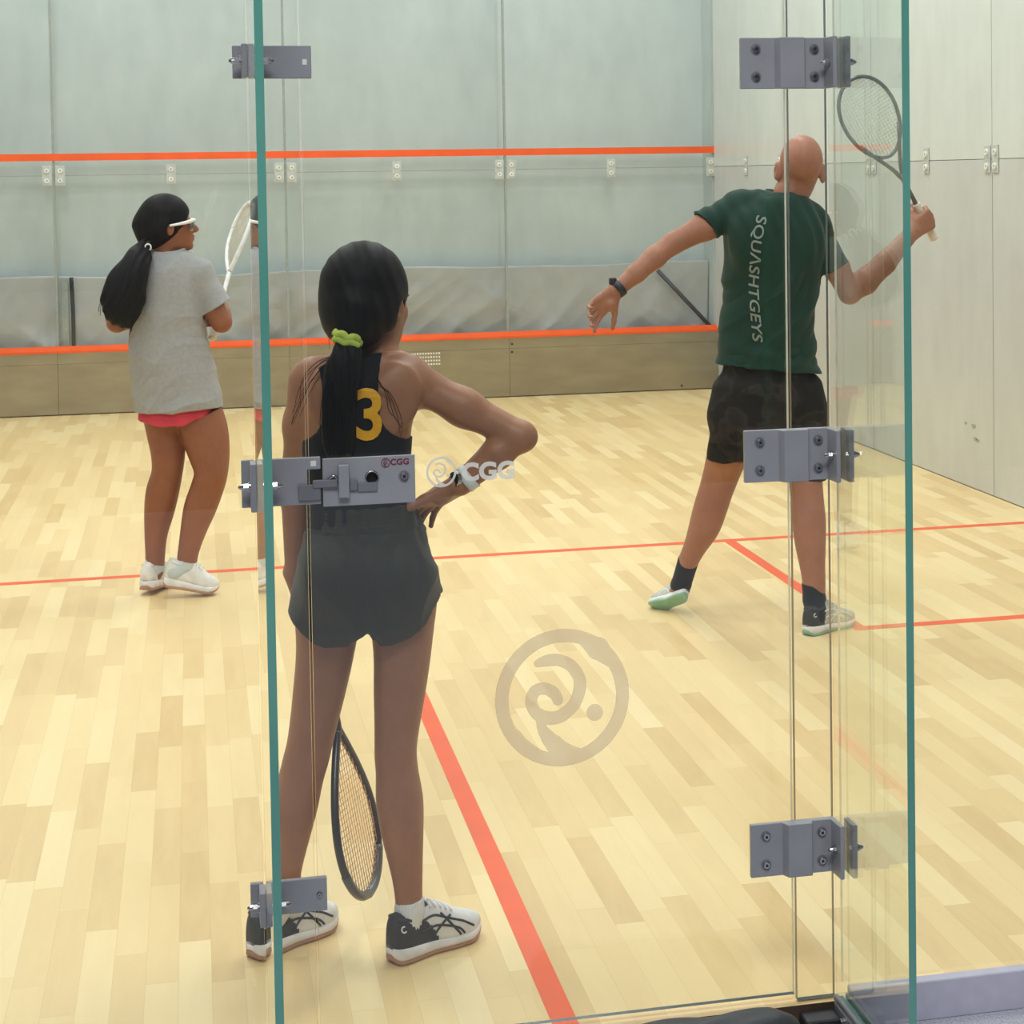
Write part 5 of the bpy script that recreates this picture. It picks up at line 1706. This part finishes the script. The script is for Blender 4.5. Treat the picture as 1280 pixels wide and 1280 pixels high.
    def tf(x, y, z):
        u = x*.80-z*.55
        rid = 1-2*np.abs(np.sin(u*24+1.1*np.sin(z*8+x*5)))**.8
        big = (.0050*rid+.0035*np.sin(u*62+1.6*np.sin(z*11+x*8)))*np.clip((1.38-z)/.12, 0, 1)*np.clip((z-.88)/.1, .25, 1)
        up = .0042*np.sin(x*120+z*20+1.5*np.sin(z*17))*np.exp(-((z-1.42)/.12)**2)
        hemf = .004*np.sin(z*70+x*26)*np.exp(-((z-.98)/.05)**2)
        return big+up+hemf
    go, gV, gF = build_field('t_shirt', G, M['teem'], p, 2, tf)
    mb = MB()
    mb.tube([P(984.5, 247, 2.85)+np.array([.073*math.cos(t), .068*math.sin(t), -.022*math.cos(t)+.012*math.sin(t)]) for t in np.linspace(0, 2*PI, 40, endpoint=False)], .0085, 10, closed=True)
    mb.build('collar', M['teemd'], go, smooth=True)
    bt = bvh_of(gV, gF)
    V, Fc = text_mesh('SQU\u039bSHTGEYS', .5, .012)
    mn, mx = V.min(0), V.max(0)
    yy = [268, 285, 300, 330, 360, 395, 428]; xx = [952, 948.5, 945, 942.5, 941, 943.5, 946.5]
    Q = []; ok = True
    for q in V:
        u, vv = (q[0]-mn[0])/(mx[0]-mn[0]), (q[1]-mn[1])/(mx[1]-mn[1])
        py = 270+u*157
        px = np.interp(py, yy, xx)+(vv-.5)*16
        py += (vv-.5)*(4)
        h = on_surface(bt, px, py, .0042 if q[2] > 0 else .0005)
        Q.append(h if h is not None else at(px, py, 2.74))
    o = obj('lettering', Q, Fc, M['printg'], go, smooth=False); o['label'] = 'pale grey lettering down the back'

    build_field('shorts', S, M['shortsm'], p, 2, lambda x, y, z: .0045*np.sin(x*44-z*20+1.5*np.sin(z*16))+.003*np.sin(z*46+x*15))

    for pts_, cut, nn in (([(860, 702, 3.07, .039), (851, 732, 3.09, .037), (*(h1+(t1-h1)*.22+unit(np.array(up1))*.05), .031)], (862, 693, 3.06), (.35, 0, 1)), ([(1016, 726, 2.725, .0405), (1018, 750, 2.715, .040), (*(h0+(t0-h0)*.22+np.array([0, 0, .06])), .034)], (1017, 729, 2.725), (0, 0, 1))):
        c = at(*pts_[1][:3])
        K = Field(c-.2, c+.2, .0034)
        K.chain([at(*q[:3]) for q in pts_[:-1]]+[np.array(pts_[-1][:3])], [q[3] for q in pts_], .01)
        K.plane(at(*cut), nn)
        build_field('sock', K, M['sockb'], p, 2)
    mats = dict(upper='shoeg', heelmat='shoeb', out='mint', lace='shoeg', stripe='shoew', heel=lambda h: .26+.12*h)
    make_shoe(p, h0, t0, (0, 0, 1), mats, 1, 1.05, hi=1.1)
    # dragging foot, sole turned to the back
    make_shoe(p, h1, t1, up1, mats, -1, 1.05, hi=1.0)
    # wristband
    d = unit(wr_-el); c = P(773, 361, 2.80)
    A = unit(np.cross(d, [0, 1, 0])); B = np.cross(A, d)
    V = []; Fq = []
    for i in range(26):
        t = 2*PI*i/26
        dr = math.cos(t)*A+math.sin(t)*B
        for (e, r) in ((-.012, .029), (.012, .028), (.012, .0315), (-.012, .0325)):
            V.append(c+d*e+dr*r)
    for i in range(26):
        j = (i+1) % 26
        for q in range(4):
            Fq.append((i*4+q, j*4+q, j*4+(q+1) % 4, i*4+(q+1) % 4))
    wo = obj('wristband', V, Fq, M['black'], p)
    MB().bbox(c-A*.034-.012, c-A*.034+.012, .003).build('tracker_case', M['black'], wo)
    make_racket('squash_racket', butt, tip, (.88, .02, .47), ('racg', 'grip', 'string', None), 'grey squash racket raised high beside the right glass fin', bridge=True, wid=.108, grip=.155, strr=.0009, headr=.0072)
man()
